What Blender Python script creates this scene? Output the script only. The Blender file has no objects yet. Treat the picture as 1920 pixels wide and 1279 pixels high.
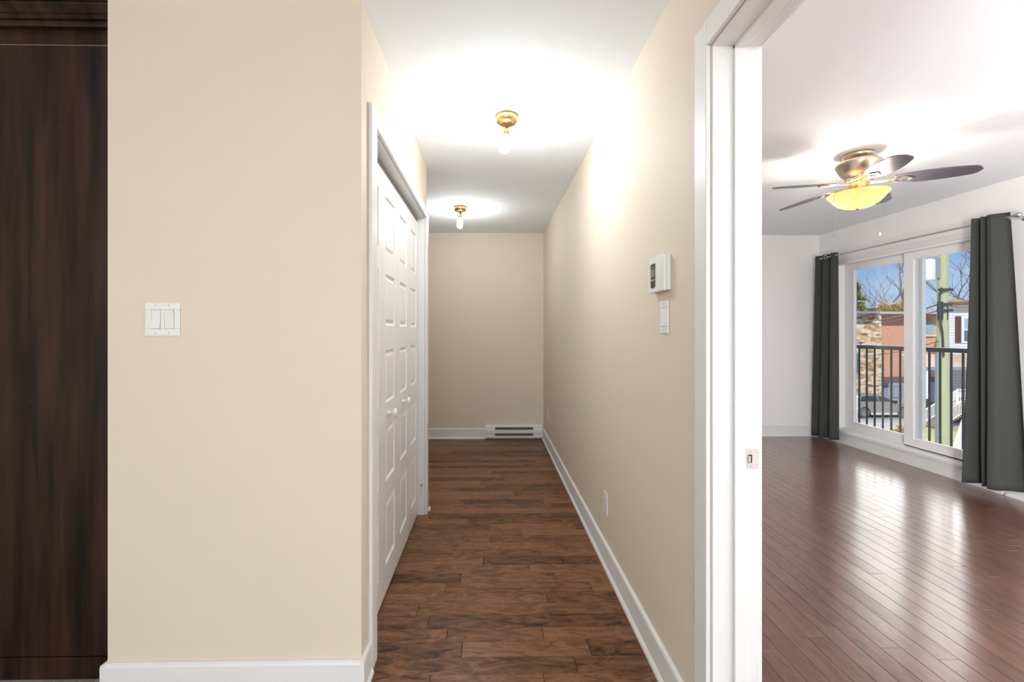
import bpy, bmesh, math, random
from mathutils import Vector, Matrix
R = math.radians
SC = bpy.context.scene
COL = SC.collection

# ------------------------------------------------------------------ camera
EYE = 1.268
cd = bpy.data.cameras.new('camera')
cam = bpy.data.objects.new('camera', cd); COL.objects.link(cam)
cam.location = (0, 0, EYE)
cam.rotation_euler = (R(90), 0, R(-1.0))
cd.sensor_width = 36; cd.lens = 810 / 1920 * 36
cd.shift_x = 26 / 1920; cd.shift_y = -17.5 / 1920
cd.clip_start = .02; cd.clip_end = 500
SC.camera = cam
SC.view_settings.view_transform = 'Standard'
SC.view_settings.look = 'None'
SC.view_settings.gamma = 1
SC.view_settings.use_curve_mapping = False
SC.view_settings.exposure = 0.0

# ------------------------------------------------------------------ world: pale blue horizon, bright fill patch added above the street
W = bpy.data.worlds.new('sky'); SC.world = W; W.use_nodes = True
nt = W.node_tree; nt.nodes.clear()
def N(nt, t, **k):
    n = nt.nodes.new(t)
    for a, b in k.items(): setattr(n, a, b)
    return n
def L(nt, a, b): nt.links.new(a, b)
tc = N(nt, 'ShaderNodeTexCoord'); nrm = N(nt, 'ShaderNodeVectorMath', operation='NORMALIZE')
L(nt, tc.outputs['Generated'], nrm.inputs[0])
sep = N(nt, 'ShaderNodeSeparateXYZ'); L(nt, nrm.outputs[0], sep.inputs[0])
ramp = N(nt, 'ShaderNodeValToRGB'); L(nt, sep.outputs['Z'], ramp.inputs[0])
e = ramp.color_ramp.elements
e[0].position = 0.0; e[0].color = (.50, .58, .66, 1)
e[1].position = 0.17; e[1].color = (.17, .36, .74, 1)
q = ramp.color_ramp.elements.new(.05); q.color = (.50, .68, .92, 1)
q = ramp.color_ramp.elements.new(.6); q.color = (.22, .36, .62, 1)
no = N(nt, 'ShaderNodeTexNoise'); no.inputs['Scale'].default_value = 9; no.inputs['Detail'].default_value = 5
mp = N(nt, 'ShaderNodeMapping'); mp.inputs['Scale'].default_value = (1, 1, 3)
L(nt, nrm.outputs[0], mp.inputs[0]); L(nt, mp.outputs[0], no.inputs['Vector'])
mr = N(nt, 'ShaderNodeMapRange'); mr.inputs[1].default_value = .48; mr.inputs[2].default_value = .75; mr.inputs[4].default_value = .35
L(nt, no.outputs[0], mr.inputs[0])
mx = N(nt, 'ShaderNodeMix', data_type='RGBA'); L(nt, mr.outputs[0], mx.inputs[0]); L(nt, ramp.outputs[0], mx.inputs[6])
mx.inputs[7].default_value = (.8, .86, .92, 1)
# bright sky patch added out of view for the bedroom floor reflection
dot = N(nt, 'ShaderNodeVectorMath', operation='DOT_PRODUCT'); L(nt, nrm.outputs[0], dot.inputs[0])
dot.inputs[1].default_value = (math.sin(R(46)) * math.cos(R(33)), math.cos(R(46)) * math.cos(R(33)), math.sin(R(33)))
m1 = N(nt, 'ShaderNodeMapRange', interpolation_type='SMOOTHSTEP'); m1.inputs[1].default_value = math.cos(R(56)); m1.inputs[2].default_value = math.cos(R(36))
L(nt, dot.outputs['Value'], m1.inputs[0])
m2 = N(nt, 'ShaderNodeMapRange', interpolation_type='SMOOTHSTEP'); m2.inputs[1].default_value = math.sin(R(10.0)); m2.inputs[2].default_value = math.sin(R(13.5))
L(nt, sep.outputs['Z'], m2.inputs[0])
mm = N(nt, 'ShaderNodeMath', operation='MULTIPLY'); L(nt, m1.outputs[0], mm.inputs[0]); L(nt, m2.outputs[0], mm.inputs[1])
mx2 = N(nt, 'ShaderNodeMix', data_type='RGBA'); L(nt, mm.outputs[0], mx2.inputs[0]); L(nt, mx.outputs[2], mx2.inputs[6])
SKY_FILL = 6.5
mx2.inputs[7].default_value = (SKY_FILL, SKY_FILL * .97, SKY_FILL * .95, 1)
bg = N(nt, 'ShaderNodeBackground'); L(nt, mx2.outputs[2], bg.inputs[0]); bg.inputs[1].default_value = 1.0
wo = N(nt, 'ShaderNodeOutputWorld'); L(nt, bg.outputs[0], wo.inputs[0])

# ------------------------------------------------------------------ sun and unseen area lights added to fill the rooms
def light(name, kind, loc, rot, energy, color, **k):
    l = bpy.data.lights.new(name, kind); l.energy = energy; l.color = color
    for a, b in k.items(): setattr(l, a, b)
    o = bpy.data.objects.new(name, l); COL.objects.link(o); o.location = loc; o.rotation_euler = rot
    return o
sd = Vector((.52, .64, -.56)).normalized()
so = light('sun', 'SUN', (0, -10, 30), (0, 0, 0), 4.6, (1, .95, .87), angle=R(.6))
so.rotation_euler = sd.to_track_quat('-Z', 'Y').to_euler()
light('front_room_fill', 'AREA', (-1.0, -3.05, 1.6), (R(90), 0, 0), 89, (.94, .98, 1), shape='RECTANGLE', size=2.6, size_y=1.5)  # area light added behind the camera, stands in for daylight
light('bedroom_fill', 'AREA', (2.6, -2.52, 1.45), (R(90), 0, 0), 14, (.97, .98, 1), shape='RECTANGLE', size=1.5, size_y=1.4)  # weak unseen area light added to brighten the bedroom
light('bedroom_side_fill', 'AREA', (.80, -.48, 1.1), (R(90), 0, R(-90)), 225, (.98, .98, 1), shape='RECTANGLE', size=.8, size_y=1.7, spread=R(150))  # added fill beside the partition wall, has no fixture

# ------------------------------------------------------------------ materials
MAT = {}
def mat(name, col, rough=.5, metal=0.0, spec=.5, var=0.0, vscale=8.0, bump=0.0, bscale=200.0, stretch=None, emit=None, estr=0.0, coat=0.0):
    m = bpy.data.materials.new(name); m.use_nodes = True
    t = m.node_tree; b = t.nodes['Principled BSDF']
    b.inputs['Base Color'].default_value = (*col, 1); b.inputs['Roughness'].default_value = rough
    b.inputs['Metallic'].default_value = metal; b.inputs['Specular IOR Level'].default_value = spec
    b.inputs['Coat Weight'].default_value = coat
    c = N(t, 'ShaderNodeTexCoord'); src = c.outputs['Object']
    if stretch:
        mp = N(t, 'ShaderNodeMapping'); mp.inputs['Scale'].default_value = stretch; L(t, src, mp.inputs[0]); src = mp.outputs[0]
    n = N(t, 'ShaderNodeTexNoise'); n.inputs['Scale'].default_value = vscale; n.inputs['Detail'].default_value = 4
    L(t, src, n.inputs['Vector'])
    if var > 0:
        x = N(t, 'ShaderNodeMix', data_type='RGBA'); L(t, n.outputs[0], x.inputs[0])
        x.inputs[6].default_value = (*[v * (1 - var) for v in col], 1); x.inputs[7].default_value = (*[min(1, v * (1 + var)) for v in col], 1)
        L(t, x.outputs[2], b.inputs['Base Color'])
    if bump > 0:
        n2 = N(t, 'ShaderNodeTexNoise'); n2.inputs['Scale'].default_value = bscale; n2.inputs['Detail'].default_value = 2
        L(t, src, n2.inputs['Vector'])
        bp = N(t, 'ShaderNodeBump'); bp.inputs['Strength'].default_value = bump; bp.inputs['Distance'].default_value = .002
        L(t, n2.outputs[0], bp.inputs['Height']); L(t, bp.outputs[0], b.inputs['Normal'])
    if emit:
        b.inputs['Emission Color'].default_value = (*emit, 1); b.inputs['Emission Strength'].default_value = estr
    MAT[name] = m
    return m
mat('wall_tan', (.735, .635, .525), .62, var=.015, vscale=3, bump=.12, bscale=160, spec=.35)
mat('wall_white', (.87, .86, .835), .6, var=.01, vscale=3, bump=.1, bscale=160, spec=.35)
mat('ceiling_white', (.89, .92, .95), .8, var=.008, vscale=2, bump=.05, bscale=90, spec=.2)
mat('trim_white', (.78, .775, .76), .42, var=.01, vscale=5, bump=.03, bscale=60)
mat('door_white', (.84, .845, .83), .3, var=.01, vscale=5, bump=.04, bscale=70)
mat('plastic_white', (.80, .80, .78), .3, var=.01)
mat('plastic_grey', (.52, .52, .50), .4, var=.02)
mat('screw', (.45, .45, .43), .35, metal=.8, var=.05)
mat('slot_dark', (.02, .02, .02), .6, var=.1)
mat('screen_dark', (.03, .032, .035), .2, var=.05)
mat('screen_lcd', (.20, .22, .21), .25, var=.05)
mat('heater_white', (.78, .77, .74), .35, var=.01)
mat('heater_grille', (.10, .10, .09), .5, var=.1, vscale=60)
mat('brass', (.62, .40, .16), .25, metal=1, var=.06, vscale=12)
mat('brass_dull', (.50, .42, .33), .28, metal=1, var=.1, vscale=12)
mat('steel', (.55, .54, .52), .3, metal=1, var=.05)
mat('black_metal', (.018, .022, .03), .4, var=.1)
mat('track_grey', (.30, .30, .28), .5, var=.04)
mat('underlay', (.02, .012, .008), .9, var=.1)
mat('deck_shade', (.06, .055, .05), .9, var=.1)  # near-black colour standing in for the shade below the deck
mat('blade_wood', (.11, .105, .125), .30, var=.35, vscale=30, stretch=(1, 12, 1), spec=.5)
mat('pvc_white', (.88, .875, .86), .3, var=.008)
mat('curtain', (.062, .065, .061), .85, var=.16, vscale=260, bump=.5, bscale=500, spec=.15)
mat('chain', (.35, .33, .30), .35, metal=.8, var=.05)
mat('white_ceramic', (.85, .85, .83), .3, var=.01)
# exterior
mat('asphalt', (.34, .33, .33), .9, var=.18, vscale=1.2, bump=.2, bscale=20)
mat('concrete', (.60, .56, .51), .9, var=.12, vscale=2)
mat('grass', (.30, .27, .08), .95, var=.5, vscale=3, bump=.4, bscale=30)
mat('fascia', (.22, .25, .32), .6, var=.1)
mat('fascia_pale', (.42, .43, .44), .6, var=.1)
mat('blue_paint', (.30, .34, .46), .7, var=.05)
mat('pane_dark', (.10, .14, .20), .12, var=.25, vscale=1.5)
mat('pane_blue', (.30, .42, .50), .15, var=.15, vscale=2)
mat('shingle', (.42, .31, .24), .9, var=.15, vscale=10)
mat('shutter', (.085, .035, .03), .6, var=.1)
mat('pole_wood', (.36, .39, .23), .85, var=.16, vscale=6, stretch=(4, 4, .4), bump=.3, bscale=40)
mat('pipe_grey', (.42, .50, .62), .4, var=.08)
mat('transformer', (.62, .62, .60), .5, var=.05)
mat('wire', (.03, .035, .045), .6, var=.1)
mat('bark', (.12, .095, .085), .9, var=.25, vscale=10)
mat('needles', (.24, .24, .10), .9, var=.5, vscale=3)
mat('shrub', (.34, .22, .04), .9, var=.4, vscale=4)
mat('car_paint', (.27, .26, .25), .35, metal=.1, var=.03, coat=.5)
mat('car_black', (.02, .022, .025), .5, var=.1)
mat('car_glass', (.04, .055, .065), .08, var=.2)
mat('tyre', (.12, .115, .11), .8, var=.15)
mat('tail_red', (.50, .03, .04), .25, var=.15)
mat('deck_wood', (.36, .22, .15), .8, var=.2, vscale=5)
mat('white_vinyl', (.74, .74, .74), .5, var=.03)
mat('tarp', (.62, .62, .66), .6, var=.1, vscale=3)
mat('dark_brick', (.13, .09, .09), .8, var=.1)
mat('tar_grey', (.3, .32, .36), .8, var=.1)
mat('ochre', (.45, .26, .13), .8, var=.1)

def wood_laminate():
    m = bpy.data.materials.new('wardrobe_wood'); m.use_nodes = True; t = m.node_tree; b = t.nodes['Principled BSDF']
    c = N(t, 'ShaderNodeTexCoord')
    mp = N(t, 'ShaderNodeMapping'); mp.inputs['Scale'].default_value = (13, 13, .9); L(t, c.outputs['Object'], mp.inputs[0])
    n = N(t, 'ShaderNodeTexNoise'); n.inputs['Scale'].default_value = 1.6; n.inputs['Detail'].default_value = 8; n.inputs['Distortion'].default_value = .35
    L(t, mp.outputs[0], n.inputs['Vector'])
    r = N(t, 'ShaderNodeValToRGB'); L(t, n.outputs[0], r.inputs[0])
    r.color_ramp.elements[0].position = .36; r.color_ramp.elements[0].color = (.010, .0034, .0024, 1)
    r.color_ramp.elements[1].position = .66; r.color_ramp.elements[1].color = (.062, .0235, .0155, 1)
    n3 = N(t, 'ShaderNodeTexNoise'); n3.inputs['Scale'].default_value = 5; n3.inputs['Detail'].default_value = 3; L(t, c.outputs['Object'], n3.inputs['Vector'])
    x = N(t, 'ShaderNodeMix', data_type='RGBA', blend_type='MULTIPLY'); x.inputs[0].default_value = .5
    L(t, r.outputs[0], x.inputs[6]); L(t, n3.outputs[0], x.inputs[7])
    # small pale paint specks
    v = N(t, 'ShaderNodeTexVoronoi'); v.inputs['Scale'].default_value = 26; L(t, c.outputs['Object'], v.inputs['Vector'])
    sm = N(t, 'ShaderNodeMath', operation='LESS_THAN'); sm.inputs[1].default_value = .035; L(t, v.outputs['Distance'], sm.inputs[0])
    x2 = N(t, 'ShaderNodeMix', data_type='RGBA'); L(t, sm.outputs[0], x2.inputs[0]); L(t, x.outputs[2], x2.inputs[6]); x2.inputs[7].default_value = (.16, .12, .1, 1)
    L(t, x2.outputs[2], b.inputs['Base Color'])
    b.inputs['Roughness'].default_value = .36; b.inputs['Specular IOR Level'].default_value = .3
    fn = N(t, 'ShaderNodeTexNoise'); fn.inputs['Scale'].default_value = 1; fn.inputs['Detail'].default_value = 3
    mp2 = N(t, 'ShaderNodeMapping'); mp2.inputs['Scale'].default_value = (420, 420, 20); L(t, c.outputs['Object'], mp2.inputs[0]); L(t, mp2.outputs[0], fn.inputs['Vector'])
    bp = N(t, 'ShaderNodeBump'); bp.inputs['Strength'].default_value = .25; bp.inputs['Distance'].default_value = .001; L(t, fn.outputs[0], bp.inputs['Height']); L(t, bp.outputs[0], b.inputs['Normal'])
    MAT['wardrobe_wood'] = m
wood_laminate()

def plank_mat(name, dark, mid, light_, stretch, rough, spec, coat, coat_rough, tone=.34, amp=1.0):
    """stained maple: each plank carries its own random numbers in the colour attribute 'plank'"""
    m = bpy.data.materials.new(name); m.use_nodes = True; t = m.node_tree; b = t.nodes['Principled BSDF']
    at = N(t, 'ShaderNodeAttribute', attribute_name='plank'); s = N(t, 'ShaderNodeSeparateColor'); L(t, at.outputs['Color'], s.inputs[0])
    c = N(t, 'ShaderNodeTexCoord')
    off = N(t, 'ShaderNodeVectorMath', operation='SCALE'); off.inputs[3].default_value = 37; L(t, at.outputs['Vector'], off.inputs[0])
    ad = N(t, 'ShaderNodeVectorMath', operation='ADD'); L(t, c.outputs['Object'], ad.inputs[0]); L(t, off.outputs[0], ad.inputs[1])
    mp = N(t, 'ShaderNodeMapping'); mp.inputs['Scale'].default_value = stretch; L(t, ad.outputs[0], mp.inputs[0])
    n1 = N(t, 'ShaderNodeTexNoise'); n1.inputs['Scale'].default_value = 2.6; n1.inputs['Detail'].default_value = 5; n1.inputs['Distortion'].default_value = 1.6; n1.inputs['Roughness'].default_value = .66
    L(t, mp.outputs[0], n1.inputs['Vector'])
    mp2 = N(t, 'ShaderNodeMapping'); mp2.inputs['Scale'].default_value = tuple(v * (7 if v > 1.5 else 2.4) for v in stretch); L(t, ad.outputs[0], mp2.inputs[0])
    n2 = N(t, 'ShaderNodeTexNoise'); n2.inputs['Scale'].default_value = 5; n2.inputs['Detail'].default_value = 4; L(t, mp2.outputs[0], n2.inputs['Vector'])
    # tone = .62*noise1 + .2*fine grain + plank tone
    a1 = N(t, 'ShaderNodeMath', operation='MULTIPLY_ADD'); L(t, n2.outputs[0], a1.inputs[0]); a1.inputs[1].default_value = .28; L(t, n1.outputs[0], a1.inputs[2])
    a2 = N(t, 'ShaderNodeMath', operation='MULTIPLY_ADD'); L(t, s.outputs['Blue'], a2.inputs[0]); a2.inputs[1].default_value = tone
    a0 = N(t, 'ShaderNodeMath', operation='MULTIPLY_ADD'); L(t, a1.outputs[0], a0.inputs[0]); a0.inputs[1].default_value = amp; a0.inputs[2].default_value = .64 * (1 - amp) + .17 - tone / 2; L(t, a0.outputs[0], a2.inputs[2])
    r = N(t, 'ShaderNodeValToRGB'); L(t, a2.outputs[0], r.inputs[0])
    el = r.color_ramp.elements; el[0].position = .52; el[0].color = (*dark, 1); el[1].position = .96; el[1].color = (*light_, 1)
    k = el.new(.74); k.color = (*mid, 1)
    L(t, r.outputs[0], b.inputs['Base Color'])
    b.inputs['Roughness'].default_value = rough; b.inputs['Specular IOR Level'].default_value = spec
    b.inputs['Coat Weight'].default_value = coat; b.inputs['Coat Roughness'].default_value = coat_rough
    bp = N(t, 'ShaderNodeBump'); bp.inputs['Strength'].default_value = .10; bp.inputs['Distance'].default_value = .002
    n4 = N(t, 'ShaderNodeTexNoise'); n4.inputs['Scale'].default_value = 14; n4.inputs['Detail'].default_value = 3; L(t, mp.outputs[0], n4.inputs['Vector'])
    L(t, n4.outputs[0], bp.inputs['Height']); L(t, bp.outputs[0], b.inputs['Normal']); L(t, bp.outputs[0], b.inputs['Coat Normal'])
    MAT[name] = m
plank_mat('maple_hall', (.022, .0075, .003), (.135, .054, .022), (.235, .108, .050), (2.6, 9, 1), .36, .3, 0.0, .1, .30, 1.2)
plank_mat('maple_bedroom', (.050, .019, .011), (.125, .050, .031), (.170, .074, .048), (9, 2.0, 1), .3, .7, .8, .16, .14, 1.1)
plank_mat('vinyl_grey', (.16, .15, .14), (.30, .29, .275), (.44, .42, .40), (60, 1.2, 1), .5, .4, 0.0, .2)

def brick_mat(name, c1, c2, mort, sx, sz):
    m = bpy.data.materials.new(name); m.use_nodes = True; t = m.node_tree; b = t.nodes['Principled BSDF']
    c = N(t, 'ShaderNodeTexCoord'); mp = N(t, 'ShaderNodeMapping'); mp.inputs['Rotation'].default_value = (R(90), 0, 0)
    L(t, c.outputs['Object'], mp.inputs[0])
    k = N(t, 'ShaderNodeTexBrick'); k.inputs['Scale'].default_value = 1; k.inputs['Brick Width'].default_value = sx; k.inputs['Row Height'].default_value = sz
    k.inputs['Mortar Size'].default_value = sz * .1; k.inputs['Color1'].default_value = (*c1, 1); k.inputs['Color2'].default_value = (*c2, 1); k.inputs['Mortar'].default_value = (*mort, 1)
    L(t, mp.outputs[0], k.inputs['Vector']); L(t, k.outputs[0], b.inputs['Base Color']); b.inputs['Roughness'].default_value = .9
    MAT[name] = m
brick_mat('brick', (.55, .24, .14), (.62, .30, .18), (.60, .45, .36), .22, .075)
brick_mat('siding', (.62, .64, .70), (.66, .67, .72), (.40, .42, .48), 40, .19)
def stone_mat():
    m = bpy.data.materials.new('stone'); m.use_nodes = True; t = m.node_tree; b = t.nodes['Principled BSDF']
    c = N(t, 'ShaderNodeTexCoord'); mp = N(t, 'ShaderNodeMapping'); mp.inputs['Scale'].default_value = (2.6, 2.6, 5.5); L(t, c.outputs['Object'], mp.inputs[0])
    v = N(t, 'ShaderNodeTexVoronoi'); v.inputs['Scale'].default_value = 1.1; L(t, mp.outputs[0], v.inputs['Vector'])
    r = N(t, 'ShaderNodeValToRGB'); s = N(t, 'ShaderNodeSeparateColor'); L(t, v.outputs['Color'], s.inputs[0]); L(t, s.outputs[0], r.inputs[0])
    e = r.color_ramp.elements; e[0].color = (.22, .15, .10, 1); e[1].color = (.72, .62, .48, 1); k = e.new(.35); k.color = (.50, .34, .18, 1); k = e.new(.65); k.color = (.6, .52, .44, 1)
    L(t, r.outputs[0], b.inputs['Base Color']); b.inputs['Roughness'].default_value = .9
    MAT['stone'] = m
stone_mat()
def glass_mat():
    m = bpy.data.materials.new('window_glass'); m.use_nodes = True; t = m.node_tree; t.nodes.clear()
    tr = N(t, 'ShaderNodeBsdfTransparent'); tr.inputs[0].default_value = (.97, .985, .98, 1)
    gl = N(t, 'ShaderNodeBsdfGlossy'); gl.inputs['Roughness'].default_value = .02
    f = N(t, 'ShaderNodeFresnel'); f.inputs[0].default_value = 1.25
    x = N(t, 'ShaderNodeMixShader'); L(t, f.outputs[0], x.inputs[0]); L(t, tr.outputs[0], x.inputs[1]); L(t, gl.outputs[0], x.inputs[2])
    o = N(t, 'ShaderNodeOutputMaterial'); L(t, x.outputs[0], o.inputs[0]); MAT['window_glass'] = m
    m = bpy.data.materials.new('bulb_glass'); m.use_nodes = True; t = m.node_tree; t.nodes.clear()
    tr = N(t, 'ShaderNodeBsdfTransparent'); tr.inputs[0].default_value = (.99, .985, .97, 1)
    em = N(t, 'ShaderNodeEmission'); em.inputs[0].default_value = (1, .93, .80, 1); em.inputs[1].default_value = 2.6
    gl = N(t, 'ShaderNodeBsdfGlossy'); gl.inputs['Roughness'].default_value = .05
    f = N(t, 'ShaderNodeFresnel'); f.inputs[0].default_value = 1.3
    x = N(t, 'ShaderNodeMixShader'); L(t, f.outputs[0], x.inputs[0]); L(t, tr.outputs[0], x.inputs[1]); L(t, gl.outputs[0], x.inputs[2])
    x2 = N(t, 'ShaderNodeMixShader'); x2.inputs[0].default_value = .28; L(t, x.outputs[0], x2.inputs[1]); L(t, em.outputs[0], x2.inputs[2])
    o = N(t, 'ShaderNodeOutputMaterial'); L(t, x2.outputs[0], o.inputs[0]); MAT['bulb_glass'] = m
    m = bpy.data.materials.new('filament'); m.use_nodes = True; t = m.node_tree; t.nodes.clear()
    n = N(t, 'ShaderNodeTexNoise'); em = N(t, 'ShaderNodeEmission'); em.inputs[0].default_value = (1, .9, .74, 1); em.inputs[1].default_value = 60
    o = N(t, 'ShaderNodeOutputMaterial'); L(t, em.outputs[0], o.inputs[0]); MAT['filament'] = m
    # amber alabaster bowl, lit from inside
    m = bpy.data.materials.new('amber_glass'); m.use_nodes = True; t = m.node_tree; t.nodes.clear()
    c = N(t, 'ShaderNodeTexCoord'); n = N(t, 'ShaderNodeTexNoise'); n.inputs['Scale'].default_value = 9; n.inputs['Detail'].default_value = 5; n.inputs['Distortion'].default_value = 1.5; L(t, c.outputs['Object'], n.inputs['Vector'])
    r = N(t, 'ShaderNodeValToRGB'); L(t, n.outputs[0], r.inputs[0]); e = r.color_ramp.elements
    e[0].position = .35; e[0].color = (1, .62, .16, 1); e[1].position = .65; e[1].color = (1, .82, .42, 1)
    em = N(t, 'ShaderNodeEmission'); L(t, r.outputs[0], em.inputs[0]); em.inputs[1].default_value = .75
    tl = N(t, 'ShaderNodeBsdfTranslucent'); tl.inputs[0].default_value = (.16, .11, .035, 1)
    df = N(t, 'ShaderNodeBsdfPrincipled'); df.inputs['Base Color'].default_value = (.35, .22, .07, 1); df.inputs['Roughness'].default_value = .2
    x = N(t, 'ShaderNodeMixShader'); x.inputs[0].default_value = .15; L(t, tl.outputs[0], x.inputs[2]); L(t, df.outputs[0], x.inputs[1])
    a = N(t, 'ShaderNodeAddShader'); L(t, x.outputs[0], a.inputs[0]); L(t, em.outputs[0], a.inputs[1])
    o = N(t, 'ShaderNodeOutputMaterial'); L(t, a.outputs[0], o.inputs[0]); MAT['amber_glass'] = m
glass_mat()

# ------------------------------------------------------------------ mesh helpers
class MB:
    def __init__(s): s.v = []; s.f = []; s.sm = []
    def add(s, vs, fs, smooth=False):
        o = len(s.v); s.v += [tuple(v) for v in vs]; s.f += [tuple(i + o for i in f) for f in fs]; s.sm += [smooth] * len(fs); return s
    def box(s, x0, x1, y0, y1, z0, z1):
        x0, x1 = sorted((x0, x1)); y0, y1 = sorted((y0, y1)); z0, z1 = sorted((z0, z1))
        v = [(x0,y0,z0),(x1,y0,z0),(x1,y1,z0),(x0,y1,z0),(x0,y0,z1),(x1,y0,z1),(x1,y1,z1),(x0,y1,z1)]
        return s.add(v, [(3,2,1,0),(4,5,6,7),(0,1,5,4),(1,2,6,5),(2,3,7,6),(3,0,4,7)])
    def prism(s, poly, axis, a0, a1):
        """poly of 2D points in the two other axes (x,y)/(x,z)/(y,z), extruded along axis"""
        n = len(poly)
        def P(p, a): return {'x': (a, p[0], p[1]), 'y': (p[0], a, p[1]), 'z': (p[0], p[1], a)}[axis]
        v = [P(p, a0) for p in poly] + [P(p, a1) for p in poly]
        f = [tuple(range(n)), tuple(range(2 * n - 1, n - 1, -1))] + [(i, (i + 1) % n, (i + 1) % n + n, i + n) for i in range(n)]
        return s.add(v, f)
    def tube(s, pts, r, n=10, smooth=True, cap=True):
        pts = [Vector(p) for p in pts]; rs = r if isinstance(r, (list, tuple)) else [r] * len(pts)
        v = []; f = []
        prev = None
        for i, p in enumerate(pts):
            d = (pts[min(i + 1, len(pts) - 1)] - pts[max(i - 1, 0)]).normalized()
            if prev is None:
                a = Vector((0, 0, 1)) if abs(d.z) < .9 else Vector((1, 0, 0))
                u = d.cross(a).normalized()
            else:
                u = (prev - d * prev.dot(d)).normalized()
            prev = u; w = d.cross(u)
            for k in range(n):
                t = 2 * math.pi * k / n; v.append(p + (u * math.cos(t) + w * math.sin(t)) * rs[i])
        for i in range(len(pts) - 1):
            for k in range(n):
                a = i * n + k; b = i * n + (k + 1) % n; f.append((a, b, b + n, a + n))
        s.add(v, f, smooth)
        if cap:
            m = len(pts) - 1
            s.add(v[:n], [tuple(range(n - 1, -1, -1))]); s.add(v[m * n:], [tuple(range(n))])
        return s
    def lathe(s, cx, cy, prof, n=32, smooth=True, axis='z', c=0):
        """prof: (radius, height) points; axis z: turned about (cx,cy)"""
        v = []; f = []
        for (r, h) in prof:
            for k in range(n):
                t = 2 * math.pi * k / n; a, b = r * math.cos(t), r * math.sin(t)
                if axis == 'z': v.append((cx + a, cy + b, h))
                elif axis == 'x': v.append((h, cx + a, cy + b))
                else: v.append((cx + a, h, cy + b))
        for i in range(len(prof) - 1):
            for k in range(n):
                a = i * n + k; b = i * n + (k + 1) % n; f.append((a, b, b + n, a + n))
        return s.add(v, f, smooth)
    def ball(s, c, r, n=14):
        pr = [(r * math.sin(math.pi * i / 8) + 1e-5, c[2] - r * math.cos(math.pi * i / 8)) for i in range(9)]
        return s.lathe(c[0], c[1], pr, n)
    def build(s, name, m, parent=None, bevel=0, kind=None, label=None, xf=None, fix=True):
        me = bpy.data.meshes.new(name)
        o = Vector((0, 0, 0))
        if parent is not None:
            o = parent['_o'] if '_o' in parent else (0, 0, 0); o = Vector(o)
        vs = [Vector(v) for v in s.v]
        if xf is not None: vs = [xf @ v for v in vs]
        me.from_pydata([v - o for v in vs], [], s.f)
        me.polygons.foreach_set('use_smooth', s.sm)
        if fix:
            bm = bmesh.new(); bm.from_mesh(me); bmesh.ops.recalc_face_normals(bm, faces=bm.faces); bm.to_mesh(me); bm.free()
        me.materials.append(MAT[m] if isinstance(m, str) else m)
        ob = bpy.data.objects.new(name, me); COL.objects.link(ob)
        if parent is not None: ob.parent = parent; ob['_o'] = tuple(o)
        if bevel:
            b = ob.modifiers.new('bevel', 'BEVEL'); b.width = bevel; b.segments = 2; b.limit_method = 'ANGLE'; b.angle_limit = R(35)
        if kind: ob['kind'] = kind
        if label: ob['label'] = label
        return ob
def thing(name, label, cat, loc, group=None, kind=None):
    o = bpy.data.objects.new(name, None); COL.objects.link(o); o.location = loc; o['_o'] = tuple(loc)
    o.empty_display_size = .05
    if label: o['label'] = label
    if cat: o['category'] = cat
    if group: o['group'] = group
    if kind: o['kind'] = kind
    return o
def tag(o, label, cat, group=None):
    o['label'] = label; o['category'] = cat
    if group: o['group'] = group
    return o
def box(*a): return MB().box(*a)

H = 2.44
XR, XR2 = .63, .765          # hall / bedroom partition
YB = 5.13                    # hall back wall
BX, BY = 4.0, 5.19           # bedroom window wall, back wall
DY0, DY1, DZ = .42, 1.225, 2.087   # bedroom doorway
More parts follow.
